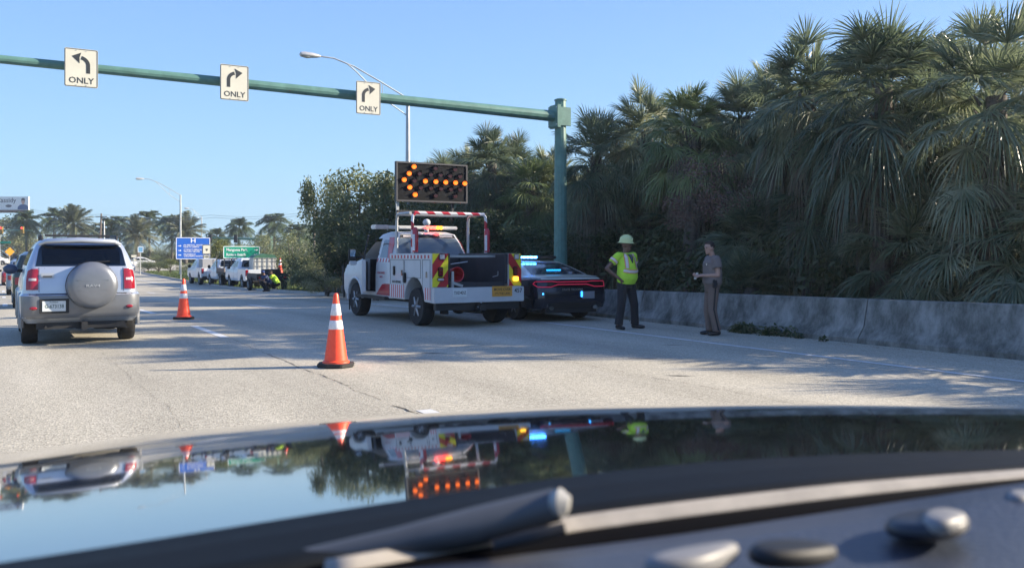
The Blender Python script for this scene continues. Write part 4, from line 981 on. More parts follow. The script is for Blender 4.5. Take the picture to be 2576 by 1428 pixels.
m.box((0,-.05,.40),(.14,.2,.12)); m.build('chassis', M_DARK, TK)
m = MB()
for x in (-.07,.0,.07): m.ell((x,-.08,.41+.08*(x == 0)),(.016,.016,.016))
m.build('hitch_pins', M_CHROME, TK)
text('lettering', 'ROAD RANGER', .075, M_TR, TK, (XL-.009,2.72,1.06), rot=(R(90),0,R(-90)), sx=.8); text('lettering', 'SERVICE', .06, M_TR, TK, (XL-.009,2.72,.97), rot=(R(90),0,R(-90)), sx=.8)
text('lettering', 'ROAD ASSISTANCE', .07, M_BLACKTXT, TK, (XL-.003,1.85,.88), rot=(R(90),0,R(-90)), sx=.8)
for sd_ in (-1, 1):
    wheel(TK, sd_*.86, .93, .395, .27, sd_, rim=.6); wheel(TK, sd_*.86, 4.5, .395, .27, sd_, rim=.6)
# cab
cab = Shell([(.50,2.30,5.28,.98,.1),(.62,2.28,5.36,1.0,.12),(1.0,2.28,5.38,1.0,.14),(1.22,2.28,5.2,.985,.16),(1.32,2.28,4.45,.965,.14),(1.38,2.28,4.15,.95,.12),(1.75,2.42,3.75,.82,.12),(1.93,2.52,3.45,.74,.12),(1.99,2.75,3.25,.62,.1)])
cb_ = cab.mb().build('cab', M_TW, TK, smooth=32)
cut(cb_, [MB().lathe([(.47,-1.3),(.47,1.3)], (0,4.5,.42), 'X', 28), MB().prism([(3.15,.62),(4.02,.62),(4.02,1.38),(3.66,1.84),(3.25,1.84),(3.15,1.38)], 'yz', -1.3, .55)])
m = MB(); m.prism([(3.16,.61),(4.03,.61),(4.03,1.38),(3.67,1.85),(3.24,1.85),(3.16,1.38)], 'yz', .50, .54); m.box2((-.93,3.16,.60),(.5,4.0,.63)); m.box2((-.8,3.99,.62),(.5,4.01,1.36)); m.box2((-.93,3.15,.62),(.5,3.17,1.5))
m.build('cab_lining', M_DARK, TK, smooth=0)
m = MB(); m.box((-.5,3.4,.88),(.5,.5,.16)); m.box((-.5,3.24,1.25),(.48,.12,.7),(R(-8),0,0)); m.build('driver_seat', mat('seat_cloth', (.04,.04,.045), .9), TK, bevel=.04)
MB().lathe([(.17,-.012),(.19,0),(.17,.012)], (-.5,3.86,1.18), 'Y', 20, caps=False).build('steering_wheel', M_DARK, TK)
cab.panel([(1.40,-.86,.86),(1.72,-.76,.76),(1.83,-.70,.70)], off=.006, nc=16).build('rear_window', mat('cab_glass', (.10,.13,.16), .08, var=.05, spec=.8), TK)
for sd_ in (-1, 1):
    cab.panel([(1.40,2.58,3.02),(1.62,2.70,3.06),(1.80,2.78,3.08)], side=sd_, off=.005).build('quarter_window', mat('cab_glass', (.1,.13,.16), .08), TK)
    cab.panel([(1.30,2.40,3.13),(1.385,2.42,3.13)], side=sd_, off=.006, th=.008).build('check_band', M_CHECK, TK)
    cab.panel([(.56,2.32,3.12),(.80,2.32,2.75),(.82,2.32,2.6)], side=sd_, off=.004, th=.008).build('red_swoosh', M_TR, TK)
    cab.panel([(1.385,2.36,2.56),(1.7,2.45,2.74),(1.86,2.58,2.86)], side=sd_, off=.004, th=.008).build('red_pillar', M_TR, TK)
    MB().box((sd_*.99,3.35,.50),(.2,1.9,.07)).build('running_board', M_DARK, TK, bevel=.02)
    m = MB(); m.tube([(sd_*.99, 4.5+.50*math.cos(a), .42+.50*math.sin(a)) for a in [R(x) for x in range(-5, 186, 14)]], .035, 8).build('wheel_arch', M_TW, TK)
    MB().box((sd_*.80,5.30,1.05),(.3,.1,.22)).build('headlight', M_CLEARL, TK, bevel=.03)
cab.panel([(1.84,-.69,.69),(1.915,-.66,.66)], off=.008, nc=10).build('roof_edge', M_DARK, TK)
cab.panel([(1.86,-.62,-.28),(1.90,-.60,-.26)], off=.018, nc=4).build('cab_lamp_strip', M_CLEARL, TK); cab.panel([(1.86,.30,.62),(1.90,.28,.60)], off=.018, nc=4).build('cab_lamp_strip', M_CLEARL, TK)
MB().box2((-1.0,5.3,.5),(1.0,5.55,.72)).build('front_bumper', M_DARK, TK, bevel=.03)
MB().box((-.9,5.15,.35),(.03,.02,.5)).build('mud_flap', M_DARK, TK)
MB().tube([(-.95,5.4,.4),(-.95,5.5,1.2)], .03, 8).build('push_bar', M_DARK, TK)
# open driver door
dr = MB(); A_ = R(20); 
def dpt(l, z, off=0): return (-1.0-l*math.sin(A_)+off*math.cos(A_), 4.05-l*math.cos(A_)-off*math.sin(A_), z)
prof = [(0,.62),(.98,.62),(.98,1.35),(.0,1.35)]
v = [dpt(l, z, 0) for l, z in prof]+[dpt(l, z, .09) for l, z in prof]
dr.add(v, [(0,1,2,3),(7,6,5,4)]+[(i, i+4, (i+1) % 4+4, (i+1) % 4) for i in range(4)])
do = dr.build('driver_door', M_TW, TK, bevel=.015)
MB().tube([dpt(.02,1.36,.05),dpt(.25,1.65,.10),dpt(.45,1.86,.15),dpt(.62,1.90,.16),dpt(.9,1.88,.14),dpt(.96,1.36,.05)], .02, 6).build('window_frame', M_DARK, do)
v = [dpt(.05,.66,.1), dpt(.95,.66,.1), dpt(.95,1.32,.1), dpt(.05,1.32,.1), dpt(.05,.66,.13), dpt(.9,.66,.13), dpt(.9,1.3,.13), dpt(.05,1.3,.13)]
MB().add(v, [(0,1,2,3),(7,6,5,4),(0,4,5,1),(1,5,6,2),(2,6,7,3),(3,7,4,0)]).build('door_card', M_DARK, do)
mm = MB().box((-1.26,3.98,1.47),(.17,.09,.26)).build('door_mirror', M_DARK, TK, bevel=.02); MB().box((-1.26,3.93,1.5),(.13,.01,.16)).build('mirror_glass', mat('mirror_glass', (.4,.5,.6), .05, .9, var=0), mm)
MB().box((-1.26,3.92,1.27),(.17,.1,.1)).build('mirror_cap', M_TW, TK, bevel=.02)
MB().tube([(-1.0,3.95,1.4),(-1.2,3.98,1.42)], .02, 6).build('mirror_arm', M_DARK, TK)
# cage over the bed
for y in (1.35, 2.2):
    for sd_ in (-1, 1):
        x = sd_*.88
        if y < 2: MB().tube([(x,y,1.5),(x,y,2.2),(x*.985,y,2.3),(x*.93,y,2.34)], .033, 8).build('cage_post', M_TAPE, TK)
        else: MB().tube([(x,y,1.5),(x,y,2.2),(x,y-.03,2.31),(x,y-.15,2.35),(x,1.45,2.35)], .033, 8).build('cage_post', M_GALV, TK)
    MB().tube([(-.84,y,2.35),(.84,y,2.35)], .034, 8).build('cage_rail', M_TAPE if y < 2 else M_GALV, TK)
for x in (-.30,): 
    MB().lathe([(.035,1.95),(.05,1.96),(.05,2.02)], (x,1.9,0), n=12).build('camera_stem', M_GALV, TK)
    MB().ell((x,1.9,2.17),(.085,.085,.08)).build('camera_dome', M_TW, TK)
for sd_ in (-1, 1):
    q = MB().lathe([(.055,1.52),(.062,1.56),(.062,1.98),(.03,2.04)], (sd_*.86,1.25,0), n=14).build('red_cylinder', M_TR, TK)
    MB().box((sd_*.86-.06,1.2,1.72),(.035,.05,.34)).build('cylinder_strap', M_REFL, q)
# light bar on the cab roof
lb_ = MB().box((0,3.0,2.09),(1.9,.28,.08)).build('roof_light_bar', M_TW, TK, bevel=.02)
MB().box((-.95,3.0,2.09),(.34,.3,.1)).build('light_bar_end', M_CLEARL, lb_, bevel=.02)
MR = mat('lit_red', (1,.045,.03), .4, var=0, emit=4.5); MAm = mat('lit_amber_bar', (1,.38,.02), .4, var=0, emit=2.2)
for i, (x, m_) in enumerate(((.13,MR),(.22,MR),(.31,MR),(.40,MAm),(.48,MAm))): MB().box((x+.02,2.83,2.09),(.075,.05,.075)).build('lit_lamp', m_, lb_, bevel=.015)
for x, m_ in ((-.18,M_CLEARL),(.22,mat('lit_red_dim', (1,.1,.1), .4, var=0, emit=1.0))): MB().ell((x,2.48,1.93),(.07,.04,.03)).build('cab_strobe', m_, TK)
# arrow board
bx0, bx1, bz0, bz1 = -.86, .86, 2.66, 3.50
bd = MB().box2((bx0,2.24,bz0),(bx1,2.30,bz1)).build('arrow_board', mat('board_face', (.010,.011,.013), .85, var=.5, scale=1.6, spec=.2), TK, bevel=.006)
m = MB(); m.box2((bx0-.02,2.22,bz0-.02),(bx0+.015,2.32,bz1+.02)); m.box2((bx1-.015,2.22,bz0-.02),(bx1+.02,2.32,bz1+.02)); m.box2((bx0+.015,2.22,bz1-.015),(bx1-.015,2.32,bz1+.02)); m.box2((bx0+.015,2.22,bz0-.02),(bx1-.015,2.32,bz0+.015))
m.build('board_frame', mat('board_frame', (.07,.07,.075), .6, .3), bd)
MLIT = mat('lit_orange', (1,.16,.01), .4, var=0, emit=.75); MOFF = mat('unlit_lens', (.05,.018,.022), .25, var=.1)
lit = [(450,165),(385,262),(318,352),(393,457),(465,560),(605,368),(750,372),(888,378),(1028,382),(1160,390)]
off = [(742,180),(1020,190),(522,262),(678,272),(812,275),(948,285),(1090,288),(455,362),(540,460),(680,465),(820,470),(960,478),(1090,480),(745,570),(1022,575)]
for L_, on in ((lit, 1), (off, 0)):
    for (a, b) in L_:
        x = bx0+(a-225)/965*1.72; z = bz1-(b-105-(a-225)*.03)/535*.84
        lo_ = MB().lathe([(.05,-.035),(.05,.0)], (x,2.235,z), 'Y', 18).build('board_lamp', MOFF if not on else MLIT, bd)
        v = MB(); n = 10; pts = [R(-10+200*i/n) for i in range(n+1)]; vv = []
        for aa in pts:
            vv += [(x+.064*math.cos(aa), 2.238, z+.064*math.sin(aa)), (x+.064*math.cos(aa), 2.238-.09*max(.25,math.sin(aa)), z+.064*math.sin(aa))]
        v.add(vv, [(2*i, 2*i+1, 2*i+3, 2*i+2) for i in range(n)]); v.build('lamp_hood', M_DARK, lo_, fix=False)
for x in (-.80, .55): MB().box((x,2.34,2.75),(.05,.05,1.0)).build('board_post', M_DARK if x > 0 else M_GALV, TK)
MB().tube([(-.86,2.28,2.62),(-.84,2.28,2.2)], .015, 6).build('board_strut', M_GALV, TK)
MB().box((0,2.2,2.42),(1.74,.10,.05)).build('board_hinge_beam', M_DARK, TK)
# red cone lying in the truck bed: a separate thing
e = empty('traffic_cone', (8.02, 15.95, 1.06), label='red cone lying on its side in the truck bay, hollow base towards the camera', cat='traffic cone', group='orange traffic cones')
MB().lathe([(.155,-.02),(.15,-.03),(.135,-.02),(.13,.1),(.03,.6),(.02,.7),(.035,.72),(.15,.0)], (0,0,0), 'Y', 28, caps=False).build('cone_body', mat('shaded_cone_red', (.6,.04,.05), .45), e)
# ================================================================== police car
PC = empty('police_car', (10.82, 15.85, 0), rz=R(-4), label='dark police car with cream roof, blue lights and red ring tail light', cat='police car')
M_PBL = mat('patrol_black', (.012,.014,.025), .22, .2, var=.05, coat=.8)
M_PCR = mat('patrol_cream', (.50,.47,.38), .3, .1, var=.04, coat=.5)
ps = Shell([(.22,.25,4.75,.82,.16),(.30,.08,4.9,.90,.2),(.45,.0,4.98,.925,.24),(.62,.0,5.0,.93,.26),(.80,.05,4.95,.93,.27),(.92,.10,4.7,.91,.24),(.965,.20,4.3,.87,.2)])
pb = ps.mb().build('body', M_PBL, PC, smooth=32)
cut(pb, [MB().lathe([(.385,-1.2),(.385,1.2)], (0,1.12,.34), 'X', 28), MB().lathe([(.385,-1.2),(.385,1.2)], (0,4.05,.34), 'X', 28)])
gh = Shell([(.955,.22,4.0,.86,.16),(.985,.30,3.75,.82,.14),(1.0,.62,3.5,.80,.12),(1.18,1.20,3.05,.69,.12),(1.30,1.68,2.7,.60,.12),(1.345,2.0,2.45,.50,.1)])
gh.mb().build('roof', M_PCR, PC, smooth=40)
gh.panel([(1.02,-.68,.68),(1.18,-.585,.585),(1.275,-.51,.51)], off=.007, nc=14).build('rear_window', mat('blue_lit_glass', (.015,.02,.035), .05, var=.05, spec=.8), PC)
for sd_ in (-1, 1):
    for a, b in ((1.35,2.2),(2.25,3.1)): gh.panel([(1.02,a,b+.15),(1.26,a+.3,b-.2)], side=sd_, off=.006).build('side_window', M_GLASS, PC)
    wheel(PC, sd_*.80, 1.12, .345, .235, sd_); wheel(PC, sd_*.80, 4.05, .345, .235, sd_)
    MB().ell((sd_*1.0,3.0,1.0),(.1,.07,.07)).build('door_mirror', M_PBL, PC)
ps.panel([(.925,-.74,.74),(.955,-.72,.72)], off=.03, th=.05, nc=20).build('boot_spoiler', M_PCR, PC)
ps.panel([(.755,-.885,.885),(.905,-.87,.87)], off=.004, th=.01, nc=36).build('tail_light_panel', mat('smoked_panel', (.012,.004,.008), .1, coat=.5), PC)
P = []
ring_ = [(-.90,.83),(-.86,.88),(-.5,.885),(-.38,.87),(.38,.87),(.5,.885),(.86,.88),(.90,.83),(.84,.765),(.55,.765),(.46,.79),(.36,.815),(-.36,.815),(-.46,.79),(-.55,.765),(-.84,.765),(-.90,.83)]
for a, b in zip(ring_, ring_[1:]):
    k = max(1, int(abs(a[0]-b[0])/.08))
    for i in range(k): f = i/k; x = a[0]+(b[0]-a[0])*f; z = a[1]+(b[1]-a[1])*f; P.append(ps.endp(x, z, True, .016))
MB().tube(P+[P[0]], .0095, 6).build('ring_tail_light', mat('lit_ring_red', (.6,.02,.07), .4, var=0, emit=.16), PC)
# roof bar and blue lamps
MB().box((.02,1.92,1.40),(1.12,.28,.07)).build('roof_light_bar', M_DARK, PC, bevel=.02)
MBL = mat('lit_blue', (.05,.28,1), .4, var=0, emit=13); MBL2 = mat('lit_blue_soft', (.05,.4,1), .4, var=0, emit=1.6); MCY = mat('lit_cyan', (.02,.35,.8), .4, var=0, emit=.9)
for i in range(6): MB().box((-.50+.098*i,1.77,1.405),(.08,.05,.05)).build('blue_lamp', MBL, PC, bevel=.01)
for i in range(5): MB().box((-.12+.075*i,.95,1.115),(.062,.03,.028)).build('window_lamp', MCY, PC)
MB().ell((-.76,-.01,.62),(.02,.02,.02)).build('blue_lamp', MBL2, PC); 
MB().box((.20,-.02,.60),(.045,.02,.13)).build('blue_lamp', mat('lit_blue_mid', (.04,.35,1), .4, var=0, emit=1.4), PC, bevel=.008)
MB().box((.38,-.005,.58),(.31,.012,.16)).build('licence_plate', mat('dim_plate', (.25,.25,.28), .5), PC)
text('lettering', 'STATE TROOPER', .07, mat('dull_gold', (.22,.2,.16), .5), PC, (-.02,-.006,.70), ext=.001)
m = MB(); m.box((0,.3,.25),(1.3,.4,.12)); m.box((0,2.4,.24),(1.5,4,.1)); m.build('underbody', M_DARK, PC)
ps.panel([(.3,-.6,.6),(.42,-.62,.62)], off=.004, nc=16).build('rear_valance', M_DARK, PC)
for sd_ in (-1,1): MB().tube([(sd_*.55,-.01,.31),(sd_*.55,.2,.31)], .045, 10, sx=1.4).build('exhaust_pipe', M_CHROME, PC)
# ================================================================== pickups on the verge
def pickup(t, s, paint, label, rz=0, sc=1., kind='bed'):
    e = empty('pickup_truck', (t, s, zt(s)), rz=rz, label=label, cat='pickup truck', group='work pickups parked on the right verge')
    W = .97
    c = Shell([(.48,2.05,5.35,.93,.1),(.62,2.0,5.45,W,.12),(1.0,2.0,5.45,W,.14),(1.15,2.0,5.25,.95,.16),(1.22,2.0,4.3,.93,.14),(1.32,2.05,4.1,.91,.12),(1.68,2.2,3.5,.79,.12),(1.84,2.3,3.2,.71,.12),(1.88,2.5,3.0,.6,.1)])
    q = c.mb().build('body', paint, e, smooth=32); cut(q, [MB().lathe([(.44,-1.3),(.44,1.3)], (0,4.35,.4), 'X', 20)])
    c.panel([(1.32,-.72,.72),(1.68,-.62,.62),(1.76,-.58,.58)], nc=10).build('rear_window', M_GLASS, e)
    for sd_ in (-1, 1):
        for a, b in ((2.3,2.95),(3.0,3.75)): c.panel([(1.32,a,b+(.1 if a > 2.9 else 0)),(1.7,a+.1,b-(.35 if a > 2.9 else 0))], side=sd_, off=.005).build('side_window', M_GLASS, e)
        wheel(e, sd_*.83, .95, .39, .26, sd_); wheel(e, sd_*.83, 4.35, .39, .26, sd_)
        c.panel([(.52,3.05,3.06),(1.25,3.05,3.06)], side=sd_, off=.003, th=.005, nc=1).build('door_seam', M_DARK, e)
        MB().box((sd_*1.1,3.75,1.3),(.18,.1,.24)).build('door_mirror', M_DARK, e, bevel=.03)
    if kind == 'bed':
        prof = [(0,.52),(0,1.22),(2.0,1.22),(2.0,.52)]+poly_arc(.95,.45,.46,8,172)
        m = MB()
        for sd_ in (-1, 1): m.prism(prof, 'yz', *((sd_*.80, sd_*W) if sd_ > 0 else (-W, -.80)))
        m.box2((-.80,.0,.62),(.80,2.0,.7)); b_ = m.build('bed', paint, e, bevel=.02)
        MB().box2((-.80,-.01,.72),(.80,.05,1.2)).build('tailgate', paint, e, bevel=.015)
        for sd_ in (-1, 1): tlx = MB().box((sd_*.885,-.015,1.0),(.15,.05,.36)).build('tail_light', M_TAIL, e, bevel=.02)
        MB().box2((-.9,-.12,.45),(.9,.0,.62)).build('rear_bumper', M_DARK, e, bevel=.02)
    else:
        MB().box2((-1.0,-.5,.88),(1.0,1.95,1.0)).build('flat_bed', M_DARK, e, bevel=.01)
        m = MB(); m.box2((-1.0,1.86,1.0),(1.0,1.92,1.85))
        m = MB()
        for x in (-1,-.5,0,.5,1): m.box((x*.97,1.9,1.42),(.06,.06,.9))
        m.box((0,1.9,1.85),(2.0,.07,.07)); m.build('headboard_rack', M_DARK, e)
        for x in (-.97,.97): MB().box((x,.7,1.12),(.05,2.3,.25)).build('side_board', mat('rusty_board', (.2,.14,.11), .8, var=.3), e)
        MB().box((.35,-.52,1.2),(1.2,.06,.22)).build('rear_board', mat('pale_board', (.5,.38,.33), .7, var=.3), e)
        for sd_ in (-1, 1): MB().box((sd_*.7,-.53,.82),(.2,.05,.1)).build('tail_light', M_TAIL, e)
        MB().box((-.95,.9,.78),(.12,1.0,.1)).build('mud_guard', M_DARK, e)
    m = MB(); m.box((0,2.4,.48),(.9,4.5,.16)); m.tube([(-.8,.95,.4),(.8,.95,.4)], .07, 8); m.build('chassis', M_DARK, e)
    return e
M_PW = mat('pickup_white', (.60,.64,.68), .3, var=.08, coat=.4)
pk1 = px(506, 715, 63); pickup(pk1.x+.75, pk1.y-1.2, M_PW, 'white pickup parked farthest along the verge, grey box in its bed')
e = empty('tool_box', (pk1.x+.75, pk1.y+.2, zt(pk1.y)+.72), label='grey upright metal box in the bed of the farthest white pickup', cat='box')
MB().box((0,0,.58),(1.5,1.3,1.1)).build('box_shell', mat('grey_box', (.33,.33,.33), .6), e, bevel=.02); MB().box((0,-.66,.6),(.02,.01,1.0)).build('door_seam', M_DARK, e)
pk2 = px(562, 721, 57.5); pickup(pk2.x+.9, pk2.y-.2, M_PW, 'white pickup with dark flat bed and rack, middle of the three parked', kind='flat')
pk3 = px(612, 728, 53); pickup(pk3.x+.85, pk3.y-1.0, M_PW, 'nearest white parked pickup, carrying a caged white water tank')
# caged water tank in the nearest pickup
e = empty('water_tank', (pk3.x+1.1, pk3.y+.2, zt(pk3.y)+.72), label='white plastic water tank in a metal cage, green cover on top', cat='tank')
MB().box((.1,0,.62),(1.35,1.2,1.1)).build('tank', mat('tank_plastic', (.52,.52,.47), .5, var=.12), e, bevel=.05)
m = MB()
for x in (-.6,-.3,0,.3,.6,.8): m.box((x,-.63,.62),(.025,.025,1.15))
for z in (.1,.4,.7,1.0,1.18): m.box((.1,-.63,z),(1.42,.028,.025))
m.build('cage', M_GALV, e)
m = MB(); m.prism([(-.65,1.18),(.85,1.18),(.7,1.36),(.1,1.45),(-.45,1.34)], 'xz', -.6, .6); m.build('green_cover', mat('green_tarp', (.03,.12,.07), .6, var=.2), e)
for i, (dx) in enumerate((1.72,)):
    c_ = cone_at(pk3.x+1.95, pk3.y-1.05, 'stack of orange cones upright behind the white water tank', h=.95, z=zt(pk3.y)+.98, base=False)
# dark low trailer
tr = px(626, 731, 49.5)
e = empty('trailer', (tr.x+1.1, tr.y, zt(tr.y)), label='low black utility trailer hitched behind the nearest parked pickup', cat='trailer')
m = MB(); m.box((0,.3,.62),(1.7,2.4,.1)); 
for x in (-.85,.85): m.box((x,.3,.82),(.05,2.4,.32))
m.box((0,-.9,.82),(1.7,.05,.32)); m.box((0,1.9,.55),(.1,1.2,.1)); m.build('trailer_bed', M_DARK, e)
for sd_ in (-1, 1):
    wheel(e, sd_*.98, .3, .33, .2, sd_); MB().tube([(sd_*.98, .3+.4*math.cos(a), .33+.4*math.sin(a)) for a in [R(x) for x in range(10,171,20)]], .05, 6).build('mudguard', M_DARK, e)
    MB().box((sd_*.7,-.94,.75),(.16,.04,.1)).build('tail_light', M_TAIL, e)
m = MB(); m.box((.2,.2,.95),(.9,1.0,.5)); m.lathe([(.13,-.2),(.13,.2)], (-.3,-.5,.95), 'X', 12); m.build('generator', mat('machine_black', (.02,.02,.025), .5), e, bevel=.04)
# ================================================================== distant cars
def car(name, x, y, z, rz, paint, label, L=4.5, W=.88, H=1.45, cat='car', group=None, kind='sedan'):
    e = empty(name, (x, y, z), rz=rz, label=label, cat=cat, group=group)
    k = H/1.45
    if kind == 'sedan': rows = [(.25,.15,L-.1,W-.06,.15),(.4,.0,L,W,.2),(.75*k,.02,L-.05,W,.2),(.9*k,.12,L-.35,W-.03,.18),(.95*k,.4,L-1.0,W-.08,.14),(1.2*k,1.0,L-1.7,W-.2,.12),(1.38*k,1.45,L-2.1,W-.3,.1),(H,1.8,L-2.4,W-.42,.1)]; zr = (1.0*k,1.32*k)
    else: rows = [(.3,.15,L-.1,W-.06,.15),(.45,.0,L,W,.2),(.85*k,.02,L-.05,W,.2),(.98*k,.06,L-.8,W-.04,.18),(1.05*k,.1,L-1.1,W-.07,.14),(1.36*k,.3,L-1.8,W-.2,.12),(H,.6,L-2.1,W-.34,.1)]; zr = (1.06*k,1.34*k)
    s_ = Shell(rows); b_ = s_.mb(4).build('body', paint, e, smooth=32)
    cut(b_, [MB().lathe([(.37,-1.2),(.37,1.2)], (0,yy,.33), 'X', 16) for yy in (.85, L-.85)])
    wz = s_.at(zr[0])[2]-.14; wt = s_.at(zr[1])[2]-.12
    s_.panel([(zr[0],-wz,wz),(zr[1],-wt,wt)], nc=8).build('rear_window', M_GLASS, e); s_.panel([(zr[0],-wz,wz),(zr[1],-wt,wt)], rear=False, nc=8).build('windscreen', M_GLASS, e)
    y0 = s_.at(zr[0]); y1 = s_.at(zr[1])
    for sd_ in (-1, 1):
        s_.panel([(zr[0],y0[0]+.35,(y0[0]+y0[1])/2-.04),(zr[1],y1[0]+.22,(y0[0]+y0[1])/2-.04)], side=sd_).build('side_window', M_GLASS, e)
        s_.panel([(zr[0],(y0[0]+y0[1])/2+.04,y0[1]-.35),(zr[1],(y0[0]+y0[1])/2+.04,y1[1]-.22)], side=sd_).build('side_window', M_GLASS, e)
        for yy in (.85, L-.85): wheel(e, sd_*(W-.12), yy, .33, .22, sd_)
        s_.panel([(.62*k,sd_*(W-.32),sd_*(W-.06)),(.8*k,sd_*(W-.3),sd_*(W-.06))], off=.012, nc=4).build('tail_light', M_TAIL, e)
        s_.panel([(.62*k,sd_*(W-.32),sd_*(W-.06)),(.76*k,sd_*(W-.3),sd_*(W-.06))], rear=False, off=.012, nc=4).build('headlight', M_CLEARL, e)
        MB().ell((sd_*(W+.06),(y0[1]-.3),zr[0]),(.1,.07,.08)).build('door_mirror', M_DARK, e)
    MB().box((0,-.008,.55*k),(.32,.01,.16)).build('licence_plate', M_PLATE, e)
    return e
M_DKG = mat('dark_green_paint', (.02,.035,.035), .2, .3, var=.05, coat=.8)
p = px(78, 759, 29.6); car('suv', .3+.95, 30.0, zt(30), 0, M_DKG, 'dark SUV just ahead of the silver SUV, mostly hidden by it', L=4.7, W=.95, H=1.72, kind='suv')
car('suv', 1.15, 50, zt(50), 0, mat('blue_grey_paint', (.2,.26,.34), .25, .3, coat=.5), 'blue grey SUV two vehicles ahead of the silver SUV', L=4.6, W=.92, H=1.8, kind='suv')
car('car', .9, 70, zt(70), 0, mat('red_paint', (.25,.03,.03), .25, .2, coat=.5), 'small dark red car far ahead in the same lane as the silver SUV')
car('car', -1.6, 88, zt(88), 0, mat('black_paint', (.03,.03,.035), .2, .2, coat=.5), 'small black car far ahead, next to the lane of the silver SUV')
M_CW = mat('car_white', (.66,.67,.68), .25, var=.03, coat=.5)
p = px(24, 666, 131); car('car', p.x, p.y, zt(p.y), R(90)-.15, M_CW, 'white car turning through the crossing at the far left', L=4.6)
p = px(46, 664, 137); car('car', p.x+2.2, p.y+1, zt(p.y), R(90), M_DKG, 'dark car crossing behind the far left white one', L=4.5)
p = px(394, 674, 118); car('car', p.x, p.y+1, zt(p.y)-.05, R(90), M_CW, 'white car crossing on the side road right of the silver SUV', L=4.7)
# ================================================================== people
M_SKIN = mat('skin_light', (.42,.25,.19), .55, var=.1, scale=12); M_SKIND = mat('skin_brown', (.16,.085,.06), .5, var=.1, scale=12)
M_LIME = mat('lime_fabric', (.52,.80,.06), .8, var=.12, scale=9, bump=.2, bscale=25)
M_BLKF = mat('black_fabric', (.018,.019,.024), .85, var=.25, scale=8, bump=.3, bscale=20)
M_TAN = mat('trooper_tan', (.17,.14,.13), .8, var=.1, scale=8, bump=.25, bscale=20)
M_RFT = mat('reflective_tape', (.70,.62,.58), .4, var=.08); M_ORT = mat('orange_tape', (.75,.25,.12), .6, var=.05)
M_SHOE = mat('black_shoe', (.012,.012,.014), .35, var=.1)
def remesh(mb, name, m, parent, vox=.012, sm=4):
    o = mb.build(name, m, parent, smooth=0)
    r = o.modifiers.new('r', 'REMESH'); r.mode = 'VOXEL'; r.voxel_size = vox; r.use_smooth_shade = True
    s = o.modifiers.new('s', 'SMOOTH'); s.iterations = sm; s.factor = .5
    bpy.context.view_layer.update(); bake(o); o.data.polygons.foreach_set('use_smooth', [True]*len(o.data.polygons)); return o
def hand(mb, wr, d, palm_n, side, curl=.5):
    """palm, four unequal bent fingers and a thumb; d = pointing direction, palm_n = direction the palm faces"""
    d = Vector(d).normalized(); n = Vector(palm_n); n = (n-d*n.dot(d)).normalized(); w_ = d.cross(n).normalized()*side
    wr = Vector(wr)
    for k in range(4):
        o = (k-1.5)*.019; mb.cap(wr+w_*o*.6, wr+d*.085+w_*o, .014, .012, 8)
        L = (.07,.08,.074,.058)[k]; p0 = wr+d*.085+w_*o; d1 = (d*math.cos(curl)+n*math.sin(curl)); p1 = p0+d1*L*.5
        d2 = (d*math.cos(curl*2)+n*math.sin(curl*2)); p2 = p1+d2*L*.5
        mb.cap(p0, p1, .0105, .0095, 8); mb.cap(p1, p2, .0095, .008, 8)
    t0 = wr+d*.025-w_*.02; t1 = t0+(d*.6-w_*.8+n*.25).normalized()*.045; t2 = t1+(d*.85-w_*.25+n*.4).normalized()*.035
    mb.cap(t0, t1, .014, .011, 8); mb.cap(t1, t2, .011, .009, 8)
